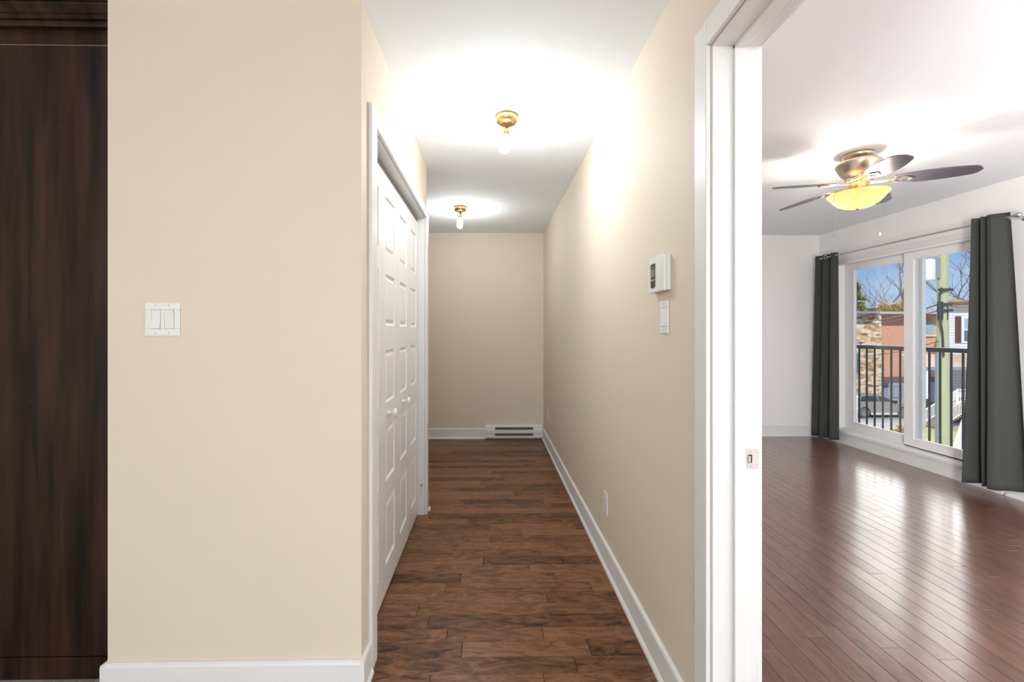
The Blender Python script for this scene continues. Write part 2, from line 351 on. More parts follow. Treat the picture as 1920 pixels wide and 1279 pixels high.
# ------------------------------------------------------------------ floors
def planks(name, m, x0, x1, y0, y1, w, along, phase, seed, lens, fixed=None):
    rnd = random.Random(seed)
    a0, a1, b0, b1 = (x0, x1, y0, y1) if along == 'x' else (y0, y1, x0, x1)
    v = []; f = []; cols = []
    k0 = math.floor((b0 - phase) / w)
    k = k0
    while phase + k * w < b1:
        s0, s1 = max(b0, phase + k * w), min(b1, phase + (k + 1) * w)
        cuts = []
        fx = (fixed or {}).get(k)
        if fx:
            cuts = [c for c, _ in fx]; lo = min(cuts); hi = max(cuts)
            while lo > a0: lo -= rnd.uniform(*lens); cuts.append(lo)
            while hi < a1: hi += rnd.uniform(*lens); cuts.append(hi)
        else:
            c = a0 - rnd.uniform(0, lens[1]); cuts.append(c)
            while c < a1: c += rnd.uniform(*lens); cuts.append(c)
        cuts = sorted(cuts)
        tone = dict((round(c, 4), t) for c, t in (fx or []))
        for c0, c1 in zip(cuts[:-1], cuts[1:]):
            p0, p1 = max(a0, c0), min(a1, c1)
            if p1 - p0 < .004: continue
            tn = tone.get(round(c1, 4)); tn = rnd.random() if tn is None else tn
            col = (rnd.random(), rnd.random(), tn, 1)
            g = .0008; t = rnd.uniform(-.00035, .00035); ch = .0008
            def P(a, b, z): return (a, b, z) if along == 'x' else (b, a, z)
            z = [t * (1 if j in (0, 3) else -1) for j in range(4)]
            c_ = [(p0 + g, s0 + g), (p1 - g, s0 + g), (p1 - g, s1 - g), (p0 + g, s1 - g)]
            i_ = [(p0 + g + ch, s0 + g + ch), (p1 - g - ch, s0 + g + ch), (p1 - g - ch, s1 - g - ch), (p0 + g + ch, s1 - g - ch)]
            zz = t
            o = len(v)
            v += [P(*i_[0], -.0004 + zz), P(*i_[1], -.0004 + zz), P(*i_[2], -.0004 - zz), P(*i_[3], -.0004 - zz)]
            v += [P(*q, -.0014) for q in c_]; v += [P(*q, -.012) for q in c_]
            fs = [(0, 1, 2, 3)] + [(4 + j, 4 + (j + 1) % 4, (j + 1) % 4, j) for j in range(4)] + [(8 + j, 8 + (j + 1) % 4, 4 + (j + 1) % 4, 4 + j) for j in range(4)]
            if along == 'y': fs = [tuple(reversed(q)) for q in fs]
            f += [tuple(i + o for i in q) for q in fs]; cols += [col] * 12
        k += 1
    o = len(v)
    v += [(x0, y0, -.012), (x1, y0, -.012), (x1, y1, -.012), (x0, y1, -.012), (x0, y0, -.05), (x1, y0, -.05), (x1, y1, -.05), (x0, y1, -.05)]
    nb = len(f)
    f += [tuple(i + o for i in q) for q in [(0, 1, 2, 3), (7, 6, 5, 4), (4, 5, 1, 0), (5, 6, 2, 1), (6, 7, 3, 2), (7, 4, 0, 3)]]
    cols += [(0, 0, 0, 1)] * 8
    me = bpy.data.meshes.new(name); me.from_pydata(v, [], f)
    ca = me.color_attributes.new('plank', 'FLOAT_COLOR', 'POINT')
    for i, c in enumerate(cols): ca.data[i].color = c
    me.materials.append(MAT[m]); me.materials.append(MAT['underlay'])
    for i in range(nb, len(f)): me.polygons[i].material_index = 1
    ob = bpy.data.objects.new(name, me); COL.objects.link(ob); ob['kind'] = 'structure'
    return ob
# joints of the nearest hall rows: row k starts at y = PH + k*w ; (right end of plank, tone)
PH = 1.602; PWD = .0833
FX = {0: [(-.22, .15), (.195, .55)], 1: [(-.77, .4), (.325, .25)], 2: [(-.115, .12), (.395, .75)], 3: [(-.182, .5), (.22, .35)], 4: [(-.27, .25), (.62, .1)],
      5: [(-.333, .55), (.6, .5)], 6: [(-.6, .5), (.268, .6)], 7: [(-.22, .55), (.5, .5)], 8: [(-.152, .0), (.335, .65)], 9: [(.207, .6)], 10: [(-.04, .65), (.40, .1)],
      11: [(.29, .3)], 12: [(-.10, .55), (.39, .65)], 13: [(-.005, .5)], 14: [(.20, .4)], 15: [(-.01, .2)], 16: [(-.15, .6), (.16, .15)], 17: [(.33, .1)]}
YS = PH - PWD + 18 * PWD
planks('floor', 'maple_hall', -.60, XR, 1.47, YS, PWD, 'x', PH - PWD, 5, (.45, 1.1), FX)
planks('floor', 'maple_hall', -2.0, XR, YS, YB, PWD, 'x', PH - PWD, 6, (.45, 1.1))
planks('floor', 'maple_bedroom', XR, BX + .02, -2.6, BY, PWD, 'y', 1.064, 8, (.5, 1.5))
planks('floor', 'vinyl_grey', -1.335, -.60, 1.47, 1.60, .18, 'y', 0, 7, (.9, 1.3))
planks('floor', 'vinyl_grey', -3.3, -1.335, 1.47, 2.3, .18, 'y', 0, 3, (.9, 1.3))
planks('floor', 'vinyl_grey', -3.3, XR, -3.2, 1.47, .18, 'y', 0, 4, (.9, 1.3))

# ------------------------------------------------------------------ walls
S = 'structure'
box(-3.45, BX + .15, -3.35, BY + .15, H, H + .15).build('ceiling', 'ceiling_white', kind=S)
w = MB(); xm = .70
w.box(XR, xm, -3.2, DY0, 0, H).box(XR, xm, DY0, DY1, DZ, H).box(XR, xm, DY1, BY + .1, 0, H)
w.build('wall_right', 'wall_tan', kind=S)
w = MB(); w.box(xm, XR2, -3.2, DY0, 0, H).box(xm, XR2, DY0, DY1, DZ, H).box(xm, XR2, DY1, BY + .1, 0, H)
w.build('wall_bedroom_left', 'wall_white', kind=S)
box(-2.1, XR, YB, YB + .12, 0, H).build('wall_back', 'wall_tan', kind=S)
box(-2.12, -2.0, 3.07, YB, 0, H).build('wall_hall_left', 'wall_tan', kind=S)
# closet block between the wardrobe and the hall
CX = -.455; CY0, CY1 = 1.685, 3.0; CZ = 2.058; FW = 1.53
w = MB(); w.box(-1.335, CX, FW, FW + .11, 0, H)
w.box(-.555, CX, FW + .11, CY0, 0, H).box(-.555, CX, CY0, CY1, CZ, H).box(-1.335, CX, CY1, 3.08, 0, H)
w.box(-1.335, -1.235, FW + .11, CY1, 0, H).box(-2.0, -1.335, 2.98, 3.08, 0, H)
w.build('wall_closet', 'wall_tan', kind=S)
box(-3.45, -1.335, 2.28, 2.4, 0, H).build('wall_alcove', 'wall_tan', kind=S)
w = MB(); w.box(-3.45, -3.3, -3.35, 2.28, 0, H); w.build('wall_left', 'wall_tan', kind=S)
w = MB()
w.box(-3.3, -2.4, -3.35, -3.2, 0, H).box(.4, XR, -3.35, -3.2, 0, H).box(-2.4, .4, -3.35, -3.2, 0, .7).box(-2.4, .4, -3.35, -3.2, 2.3, H)
w.build('wall_front_room_back', 'wall_tan', kind=S)
w = MB(); w.box(-2.4, -2.33, -3.3, -3.22, .7, 2.3).box(.33, .4, -3.3, -3.22, .7, 2.3).box(-2.33, .33, -3.3, -3.22, .7, .77).box(-2.33, .33, -3.3, -3.22, 2.23, 2.3).box(-1.03, -.97, -3.3, -3.22, .77, 2.23)
w.build('window_2', 'pvc_white', kind=S)
box(XR2, BX + .14, BY, BY + .12, 0, H).build('wall_bedroom_back', 'wall_white', kind=S)
w = MB(); w.box(XR2, 1.35, -2.72, -2.6, 0, H).box(3.25, BX + .14, -2.72, -2.6, 0, H).box(1.35, 3.25, -2.72, -2.6, 0, .7).box(1.35, 3.25, -2.72, -2.6, 2.2, H)
w.build('wall_bedroom_front', 'wall_white', kind=S)
WY0, WY1, WZ0, WZ1 = 3.34, 4.95, .135, 2.055
w = MB(); w.box(BX, BX + .14, -2.72, WY0, 0, H).box(BX, BX + .14, WY1, BY, 0, H).box(BX, BX + .14, WY0, WY1, WZ1, H).box(BX, BX + .14, WY0, WY1, -.05, WZ0 - .02)
w.build('wall_bedroom_right', 'wall_white', kind=S)

# baseboards -------------------------------------------------------
def base_poly(h=.125, t=.014, shoe=.02):
    """profile (out, z): shoe moulding, flat face, rounded top"""
    p = [(0, 0), (t + shoe * .55, 0), (t + shoe * .5, shoe * .6), (t + shoe * .15, shoe), (t, shoe + .002), (t, h - .012), (t - .003, h - .004), (t - .009, h), (0, h)]
    return p
def baseboard(name, axis, at, sgn, a0, a1, h=.125, shoe=.02, t=.014):
    p = [(at + sgn * o, z) for o, z in base_poly(h, t, shoe)]
    return MB().prism(p, axis, a0, a1).build(name, 'trim_white', kind=S)
baseboard('baseboard_right', 'y', XR, -1, 1.297, YB)
baseboard('baseboard_back', 'x', YB, -1, -2.0, -.064)
baseboard('baseboard_front', 'x', FW, -1, -1.335, CX, h=.118, shoe=.014, t=.016)
w = MB(); w.prism([(CX + o, z) for o, z in base_poly(.118, .014, .016)], 'y', FW - .016, 1.612)
w.build('baseboard_corner', 'trim_white', kind=S)
w = MB(); w.prism([(CX + o, z) for o, z in base_poly(.118, .016, .02)], 'y', 3.062, 3.098)
w.prism([(3.08 + o, z) for o, z in base_poly(.118, .016, .02)], 'x', -2.0, CX + .016)
w.build('baseboard_closet_end', 'trim_white', kind=S)
w = MB(); w.prism([(-1.335 - o, z) for o, z in base_poly(.118, .014, .012)], 'y', FW - .016, 1.596)
w.build('baseboard_front_end', 'trim_white', kind=S)
baseboard('baseboard_bedroom_back', 'x', BY, -1, XR2, BX, h=.135)
baseboard('baseboard_bedroom_right', 'y', BX, -1, -2.6, WY0 - .07, h=.135)
baseboard('baseboard_bedroom_window_end', 'y', BX, -1, WY1 + .07, BY, h=.135)
baseboard('baseboard_front_right', 'y', XR, -1, -3.2, .34)

# ------------------------------------------------------------------ doorway to the bedroom
w = MB(); c = .072; t = .014
w.box(XR - t, XR, DY1, DY1 + c, 0, DZ + c); w.box(XR - t, XR, DY0 - c, DY0, 0, DZ + c); w.box(XR - t, XR, DY0, DY1, DZ, DZ + c)
w.build('trim_1', 'trim_white', kind=S, bevel=.003)
w = MB(); 
w.box(XR2, XR2 + t, DY1, DY1 + c, 0, DZ + c); w.box(XR2, XR2 + t, DY0 - c, DY0, 0, DZ + c); w.box(XR2, XR2 + t, DY0, DY1, DZ, DZ + c)
w.build('trim_2', 'trim_white', kind=S, bevel=.003)
w = MB(); j = .006
w.box(XR + .002, XR2 - .001, DY1 - j, DY1 + .001, 0, DZ); w.box(XR + .002, XR2 - .001, DY0 - .001, DY0 + j, 0, DZ); w.box(XR + .002, XR2 - .001, DY0, DY1, DZ - j, DZ + .001)
w.build('trim_3', 'trim_white', kind=S, bevel=.0015)
w = MB(); s0, s1, sp = .690, .722, .017   # door stop
w.box(s0, s1, DY1 - sp, DY1 - j, 0, DZ - j); w.box(s0, s1, DY0 + j, DY0 + sp, 0, DZ - j); w.box(s0, s1, DY0 + j, DY1 - j, DZ - sp, DZ - j)
w.build('trim_4', 'trim_white', kind=S, bevel=.002)
# strike plate
sp_ = thing('strike_plate', 'small metal strike plate screwed to the white bedroom door jamb', 'strike plate', (.747, DY1 - j, .905))
yy = DY1 - j
w = MB(); w.box(.729, .733, yy - .0016, yy, .877, .935).box(.733, .765, yy - .0016, yy, .877, .894).box(.733, .765, yy - .0016, yy, .918, .935).box(.745, .765, yy - .0016, yy, .894, .918)
mat('plate_pale', (.62, .60, .58), .3, metal=.5, var=.03)
w.build('plate', 'plate_pale', sp_, bevel=.0004)
MB().prism([(.7335, .8945), (.744, .8945), (.7475, .899), (.7475, .913), (.744, .9175), (.7335, .9175)], 'y', yy - .0012, yy).build('latch_hole', 'slot_dark', sp_)
MB().box(.7325, .7385, yy - .006, yy - .0012, .897, .915).build('lip', 'steel', sp_, bevel=.001)
for z in (.8855, .9265): MB().lathe(.741, z, [(1e-5, yy - .0022), (.0022, yy - .0022), (.0026, yy - .0016)], 12, axis='y').build('screw', 'screw', sp_)

# ------------------------------------------------------------------ closet doors
w = MB(); t = .016
w.box(CX, CX + t, CY0 - .075, CY0, .0, CZ + .062); w.box(CX, CX + t, CY1, CY1 + .068, 0, CZ + .062); w.box(CX, CX + t, CY0, CY1, CZ, CZ + .062)
w.build('trim_5', 'trim_white', kind=S, bevel=.003)
w = MB(); w.box(-.555, CX, CY0 - .002, CY0 + .004, 0, CZ); w.box(-.555, CX, CY1 - .004, CY1 + .002, 0, CZ); w.box(-.555, CX, CY0, CY1, CZ - .005, CZ)
w.build('trim_6', 'trim_white', kind=S)
w = MB(); w.box(-.540, -.508, CY0 + .004, CY1 - .004, CZ - .026, CZ - .005)
tr = thing('door_track', 'grey metal sliding track above the white bifold closet doors', 'door track', (-.52, 2.34, CZ - .005))
w.build('channel', 'track_grey', tr)
for y in (2.33, 2.36, 2.95): MB().box(-.530, -.518, y - .008, y + .008, 2.021, CZ - .024).build('roller', 'slot_dark', tr)
LW = (CY1 - CY0 - .012) / 4
DXF = -.503   # front face of the leaves
def leaf_mesh(y0, y1, z0=.012, z1=2.02):
    m = MB(); xf = DXF; xb = DXF - .032
    rows = [(.146, .448), (.548, .806), (.925, 1.178), (1.298, 1.546), (1.652, 1.920)]
    a, b = y0 + .062, y1 - .062
    ys = [y0, a, b, y1]; zs = [z0]
    for r0, r1 in rows: zs += [r0, r1]
    zs.append(z1)
    for i in range(3):
        for jx in range(len(zs) - 1):
            if i == 1 and jx % 2 == 1: continue
            m.add([(xf, ys[i], zs[jx]), (xf, ys[i + 1], zs[jx]), (xf, ys[i + 1], zs[jx + 1]), (xf, ys[i], zs[jx + 1])], [(0, 1, 2, 3)])
    for r0, r1 in rows:
        ins = [(0, 0), (.004, -.007), (.010, -.011), (.017, -.009), (.024, -.004), (.030, -.002)]
        rings = []
        for q, d in ins: rings.append([(xf + d, a + q, r0 + q), (xf + d, b - q, r0 + q), (xf + d, b - q, r1 - q), (xf + d, a + q, r1 - q)])
        for k in range(len(rings) - 1):
            for e in range(4):
                e2 = (e + 1) % 4; m.add([rings[k][e], rings[k][e2], rings[k + 1][e2], rings[k + 1][e]], [(0, 1, 2, 3)])
        m.add(rings[-1], [(0, 1, 2, 3)])
    m.add([(xb, y0, z0), (xb, y1, z0), (xb, y1, z1), (xb, y0, z1), (xf, y0, z0), (xf, y1, z0), (xf, y1, z1), (xf, y0, z1)],
          [(3, 2, 1, 0), (0, 1, 5, 4), (1, 2, 6, 5), (2, 3, 7, 6), (3, 0, 4, 7)])
    return m
for n, (i0, ky) in enumerate(((0, 2.125), (2, 2.475))):
    y = CY0 + .006 + i0 * LW
    d = thing('door_%d' % (n + 1), None, None, (DXF, y + LW, 0), kind=S)
    for k in range(2):
        leaf_mesh(y + k * LW + .0015, y + (k + 1) * LW - .0015).build('leaf', 'door_white', d, fix=False)
    MB().lathe(ky, .871, [(1e-5, DXF + .046), (.012, DXF + .0455), (.0195, DXF + .042), (.0225, DXF + .037), (.0215, DXF + .033), (.012, DXF + .029), (.0075, DXF + .022), (.0075, DXF + .010), (.012, DXF + .002), (.013, DXF)], 24, axis='x').build('knob', 'white_ceramic', d)
# pivot bracket at the foot of the far jamb
pb = thing('jamb_bracket', 'tiny metal pivot bracket with screw holes low on the far closet door jamb', 'bracket', (-.475, CY1 - .004, .13))
MB().box(-.486, -.470, CY1 - .010, CY1 - .004, .195, .215).build('clip', 'steel', pb, bevel=.001)
for z in (.17, .15, .135): MB().lathe(-.480, z, [(1e-5, CY1 - .0052), (.0022, CY1 - .0052), (.0026, CY1 - .004)], 10, axis='y').build('screw', 'slot_dark', pb)

# ------------------------------------------------------------------ wardrobe
wd = thing('wardrobe', 'tall dark brown wooden built-in wardrobe with crown moulding left of the beige wall', 'wardrobe', (-2.2, 1.95, 0))
WX0, WX1, WYF = -2.95, -1.336, 1.602
box(WX0, WX1, WYF + .022, 2.27, .0, 2.40).build('body', 'wardrobe_wood', wd)
box(WX0, -2.143, WYF + .002, WYF + .022, .083, 2.313).build('door', 'wardrobe_wood', wd, bevel=.0012)
box(-2.140, WX1 - .001, WYF + .002, WYF + .022, .083, 2.313).build('door', 'wardrobe_wood', wd, bevel=.0012)
box(WX0, WX1 - .001, WYF, WYF + .022, 2.316, 2.40).build('top_rail', 'wardrobe_wood', wd, bevel=.001)
mat('edge_band', (.30, .19, .14), .5, var=.2, vscale=20)
box(WX0, WX1 - .001, WYF + .003, WYF + .02, 2.3132, 2.3158).build('edge_strip', 'edge_band', wd)
box(WX0, WX1 - .016, WYF, WYF + .022, 0, .080).build('plinth', 'wardrobe_wood', wd, bevel=.001)
yf = WYF
prof = [(yf + .02, 2.367), (yf - .020, 2.367), (yf - .024, 2.374), (yf - .024, 2.383), (yf - .020, 2.387), (yf - .029, 2.389), (yf - .034, 2.394), (yf - .034, 2.400), (yf - .030, 2.403), (yf - .036, 2.407), (yf - .044, 2.415), (yf - .053, 2.424), (yf - .055, 2.429), (yf - .062, 2.430), (yf - .062, 2.436), (yf + .02, 2.436)]
MB().prism(prof, 'x', WX0, WX1 - .001).build('crown_moulding', 'wardrobe_wood', wd)

# ------------------------------------------------------------------ switches, outlets, thermostat
def screws(parent, pts, front):
    for p in pts:
        MB().lathe(0, 0, [(1e-5, 0.0012), (.0025, .001), (.003, 0)], 12, axis='z').build('screw', 'screw', parent, xf=front(p))
def plate_local(name, label, cat, origin, rot, w, h, gangs, kind, group=None):
    """built in local coordinates: x across, z up, -y out of the wall"""
    o = bpy.data.objects.new(name, None); COL.objects.link(o); o.location = origin; o.rotation_euler = (0, 0, rot); o['_o'] = (0, 0, 0)
    o['label'] = label; o['category'] = cat
    if group: o['group'] = group
    t = .0055
    g = .0335 if kind == 'rocker' else .0
    gx = [(i - (gangs - 1) / 2) * .0465 for i in range(gangs)]
    # plate with openings
    m = MB(); zs = [-h / 2, -.0335, .0335, h / 2]; xs = [-w / 2]
    for c in gx: xs += [c - .0168, c + .0168]
    xs.append(w / 2)
    m.box(-w / 2, w / 2, -t, 0, -h / 2, zs[1]); m.box(-w / 2, w / 2, -t, 0, zs[2], h / 2)
    for i in range(0, len(xs), 2): m.box(xs[i], xs[i + 1], -t, 0, zs[1], zs[2])
    m.build('wall_plate', 'plastic_white', o, bevel=.0018)
    for c in gx:
        if kind == 'rocker':
            MB().box(c - .0168, c + .0168, -.0025, 0, -.0335, .0335).build('switch_frame', 'plastic_grey', o)
            up = 1 if c <= 0 else -1
            p = [(-.002, -.0325), (-.0045 - (.004 if up > 0 else 0), -.0318), (-.0052, 0), (-.0045 - (.0035 if up < 0 else 0), .0318), (-.002, .0325)]
            MB().prism(p, 'x', c - .0155, c + .0150).build('rocker', 'plastic_white', o, bevel=.0006)
        else:
            MB().box(c - .0168, c + .0168, -.0058, 0, -.0335, .0335).build('receptacle', 'plastic_white', o, bevel=.001)
            for z in (-.018, .018):
                for dx in (-.006, .006): MB().box(c + dx - .001, c + dx + .001, -.0063, -.0057, z - .002, z + .006).build('slot', 'slot_dark', o)
                MB().lathe(c, z - .008, [(1e-5, -.0063), (.0025, -.0062), (.0026, -.0057)], 12, axis='y').build('slot', 'slot_dark', o)
        for z in (-.0485, .0485):
            MB().lathe(c, z, [(1e-5, -t - .0009), (.0024, -t - .0009), (.0028, -t)], 12, axis='y').build('screw', 'plastic_grey', o)
    return o
plate_local('light_switch', 'white double rocker light switch on the beige wall by the wardrobe', 'light switch', (-1.143, FW, 1.311), 0, .119, .115, 2, 'rocker')
RR = R(-90)
plate_local('light_switch', 'white single rocker light switch on the hallway wall below the thermostat', 'light switch', (XR, 1.55, 1.320), RR, .073, .117, 1, 'rocker')
plate_local('power_outlet', 'white electrical outlet on the hallway wall, the one nearer the bedroom doorway', 'outlet', (XR, 2.345, .335), RR, .070, .115, 1, 'outlet')
plate_local('power_outlet', 'white electrical outlet on the hallway wall near the far corner by the heater', 'outlet', (XR, 4.69, .36), RR, .070, .115, 1, 'outlet')
th = thing('thermostat', 'white wall thermostat with dark display above the single light switch', 'thermostat', (XR, 1.575, 1.48))
MB().box(XR - .014, XR, 1.497, 1.640, 1.415, 1.541).build('back_plate', 'plastic_white', th, bevel=.003)
MB().box(XR - .026, XR - .0145, 1.495, 1.642, 1.413, 1.543).build('cover', 'plastic_white', th, bevel=.003)
yc = 1.596; n_ = 10
pl = [(yc - .021, 1.436 + 0.0), (yc - .021, 1.519), (yc + .021, 1.519), (yc + .021, 1.436)]
arc = [(yc + .021 * math.cos(math.pi * k / n_), 1.437 - .008 * math.sin(math.pi * k / n_)) for k in range(0, n_ + 1)]
poly = [(yc - .021, 1.519), (yc + .021, 1.519)] + arc
MB().prism(poly, 'x', XR - .0275, XR - .0262).build('display_bezel', 'screen_dark', th)
MB().box(XR - .0281, XR - .0275, yc - .015, yc + .015, 1.470, 1.499).build('lcd_screen', 'screen_lcd', th)
MB().box(XR - .0281, XR - .0275, yc - .017, yc + .017, 1.4585, 1.4605).build('white_bar', 'plastic_white', th)
MB().box(XR - .0281, XR - .0275, yc - .002, yc + .002, 1.505, 1.511).build('flame_mark', 'plastic_grey', th)
MB().box(XR - .0281, XR - .0275, yc - .009, yc + .005, 1.4535, 1.4548).build('button_mark', 'plastic_grey', th)

# ------------------------------------------------------------------ baseboard heater
ht = thing('baseboard_heater', 'white electric baseboard heater on the floor at the end of the hallway', 'heater', (.28, YB - .03, 0))
hx0, hx1 = -.062, .612; yb = YB - .055
p = [(YB, .018), (yb + .004, .018), (yb, .024), (yb, .040), (yb + .010, .042), (yb + .010, .070), (yb - .002, .073), (yb - .002, .110), (yb + .012, .113), (yb + .016, .142), (yb + .010, .143), (yb + .014, .158), (yb + .022, .162), (YB, .162)]
MB().prism(p, 'x', hx0 + .006, hx1 - .006).build('casing', 'heater_white', ht)
for a, b in ((hx0, hx0 + .006), (hx1 - .006, hx1)):
    MB().prism([(YB, .014), (yb - .004, .014), (yb - .004, .12), (yb + .012, .164), (YB, .164)], 'x', a, b).build('end_cap', 'heater_white', ht)
for z0, z1, dy in ((.0425, .0695, .004), (.1135, .1415, .005)):
    MB().box(hx0 + .115, hx1 - .11, yb + dy, yb + .016, z0, z1).build('grille', 'heater_grille', ht)
for z in (.058, .129):
    for x in (hx0 + .18, hx1 - .16): MB().box(x - .004, x + .004, yb + .003, yb + .010, z - .009, z + .009).build('bracket', 'slot_dark', ht)

# ------------------------------------------------------------------ hallway ceiling lights
def hall_light(x, y, label, tilt):
    o = thing('ceiling_light', label, 'ceiling light', (x, y, H), group=None)
    MB().lathe(x, y, [(.056, H), (.059, H - .004), (.058, H - .028), (.050, H - .040), (.040, H - .044), (1e-5, H - .045)], 36).build('canopy', 'brass', o)
    MB().lathe(x, y, [(.008, H - .044), (.008, H - .066), (.013, H - .068), (.013, H - .076), (1e-5, H - .077)], 20).build('stem', 'brass', o)
    for a in (R(35), R(145)): MB().ball((x - .040 * math.cos(a), y - .040 * math.sin(a), H - .044), .0045, 10).build('thumb_screw', 'brass', o)
    top = Vector((x, y, H - .068))
    M = Matrix.Translation(top) @ Matrix.Rotation(tilt[0], 4, 'Y') @ Matrix.Rotation(tilt[1], 4, 'X')
    so_ = MB().lathe(0, 0, [(1e-5, 0), (.013, -.001), (.0165, -.006), (.0165, -.030), (.014, -.032)], 24).build('socket', 'brass', o, xf=M)
    b = MB().lathe(0, 0, [(.012, -.030), (.022, -.036), (.0285, -.046), (.030, -.060), (.030, -.115), (.026, -.126), (.016, -.133), (1e-5, -.135)], 28).build('bulb', 'bulb_glass', o, xf=M)
    f = MB()
    for k in range(6):
        a = k * math.pi / 3
        f.tube([(.006 * math.cos(a), .006 * math.sin(a), -.045), (.011 * math.cos(a + .3), .011 * math.sin(a + .3), -.118)], .0018, 6)
    fo = f.build('filament', 'filament', b, xf=M)
    return o
hall_light(.088, 2.345, 'brass ceiling light with a clear tubular bulb, the nearer of the two in the hallway', (R(7), R(5)))
hall_light(-.285, 4.07, 'brass ceiling light with a clear tubular bulb near the far hallway wall', (R(2), R(-4)))
def pt(name, loc, e, col, r=.03): return light(name, 'POINT', loc, (0, 0, 0), e, col, shadow_soft_size=r)
pt('bulb_glow', (.078, 2.338, 2.25), 24, (.92, .97, 1), .028)
pt('bulb_glow', (-.287, 4.076, 2.25), 19, (.92, .97, 1), .028)

# ------------------------------------------------------------------ ceiling fan
FXC, FYC = 2.42, 2.80
fan = thing('ceiling_fan', 'five-blade ceiling fan with brass motor and amber bowl light in the bedroom', 'ceiling fan', (FXC, FYC, H))
MB().lathe(FXC, FYC, [(.078, H), (.084, H - .004), (.084, H - .022), (.074, H - .032), (.060, H - .036), (.060, H - .052), (1e-5, H - .054)], 40).build('canopy', 'brass_dull', fan)
MB().lathe(FXC, FYC, [(1e-5, H - .050), (.110, H - .053), (.124, H - .060), (.126, H - .070), (.121, H - .085), (.108, H - .115), (.090, H - .142), (.074, H - .160), (.070, H - .172), (.074, H - .176), (.072, H - .186), (1e-5, H - .188)], 48).build('motor_housing', 'brass_dull', fan)
MB().lathe(FXC, FYC, [(.050, H - .186), (.052, H - .196), (.046, H - .200), (.046, H - .262), (.056, H - .266), (.056, H - .272), (1e-5, H - .273)], 36).build('light_fitter', 'brass', fan)
ZB = 2.245
def blade(ang, R1=.56):
    mt = Matrix.Translation((FXC, FYC, ZB)) @ Matrix.Rotation(ang, 4, 'Z') @ Matrix.Rotation(R(-3.0 * -1), 4, 'Y') @ Matrix.Rotation(R(-12), 4, 'X')
    n = 22; r0 = .175; top = []; bot = []
    def hw(s):
        return (.044 + .025 * math.sin(math.pi * s ** .85)) * math.sqrt(max(.0005, 1 - max(0, (s - .88) / .12) ** 2))
    up = []; lo = []
    for i in range(n + 1):
        s = i / n; x = r0 + (R1 - r0) * s; w_ = hw(s)
        if s < .12: w_ = max(w_, .038)
        up.append((x, w_)); lo.append((x, -w_))
    poly = up + lo[::-1]
    MB().prism(poly, 'z', -.003, .003).build('blade', 'blade_wood', fan, xf=mt, bevel=.001)
    ir = MB()
    ir.box(.060, .185, -.011, .011, -.0075, -.003)
    ir.tube([(.160, 0, -.006), (.185, .020, -.006), (.225, .026, -.006), (.262, 0, -.006), (.225, -.026, -.006), (.185, -.020, -.006), (.160, 0, -.006)], .0045, 8, cap=False)
    ir.build('blade_iron', 'brass_dull', fan, xf=mt)
A0 = -38
for k in range(5): blade(R(A0 + 72 * k))
bowl_c = (FXC - .01, FYC - .005)
zr = 2.168
bw = MB()
out = [(.166, zr + .003), (.163, zr - .003), (.150, zr - .016), (.134, zr - .038), (.110, zr - .062), (.075, zr - .081), (.040, zr - .090), (1e-5, zr - .092)]
bw.lathe(*bowl_c, out, 48)
lb = bw.build('light_bowl', 'amber_glass', fan)
MB().lathe(*bowl_c, [(1e-5, zr - .104), (.006, zr - .102), (.008, zr - .096), (.012, zr - .092), (1e-5, zr - .090)], 16).build('finial', 'brass_dull', fan)
for (dx, dy, ln, bead) in ((-.158, .0, .26, False), (.056, -.100, .20, True)):
    x, y = bowl_c[0] + dx, bowl_c[1] + dy; z = zr - .008 if not bead else zr - .07
    c_ = MB().tube([(x, y, z), (x, y, z - ln)], .0014, 6).build('pull_chain', 'chain', fan)
    if bead: MB().lathe(x, y, [(1e-5, z - ln - .024), (.006, z - ln - .020), (.007, z - ln - .010), (.003, z - ln), (1e-5, z - ln + .001)], 14).build('chain_pull', 'white_ceramic', c_)
    else: MB().lathe(x, y, [(1e-5, z - ln - .010), (.003, z - ln - .008), (.002, z - ln), (1e-5, z - ln + .001)], 10).build('chain_pull', 'chain', c_)
pt('fan_light_glow', (bowl_c[0] + .08, bowl_c[1], zr - .02), 11, (1, .94, .86), .03)
pt('fan_light_glow', (bowl_c[0] - .07, bowl_c[1] + .04, zr - .02), 11, (1, .94, .86), .03)

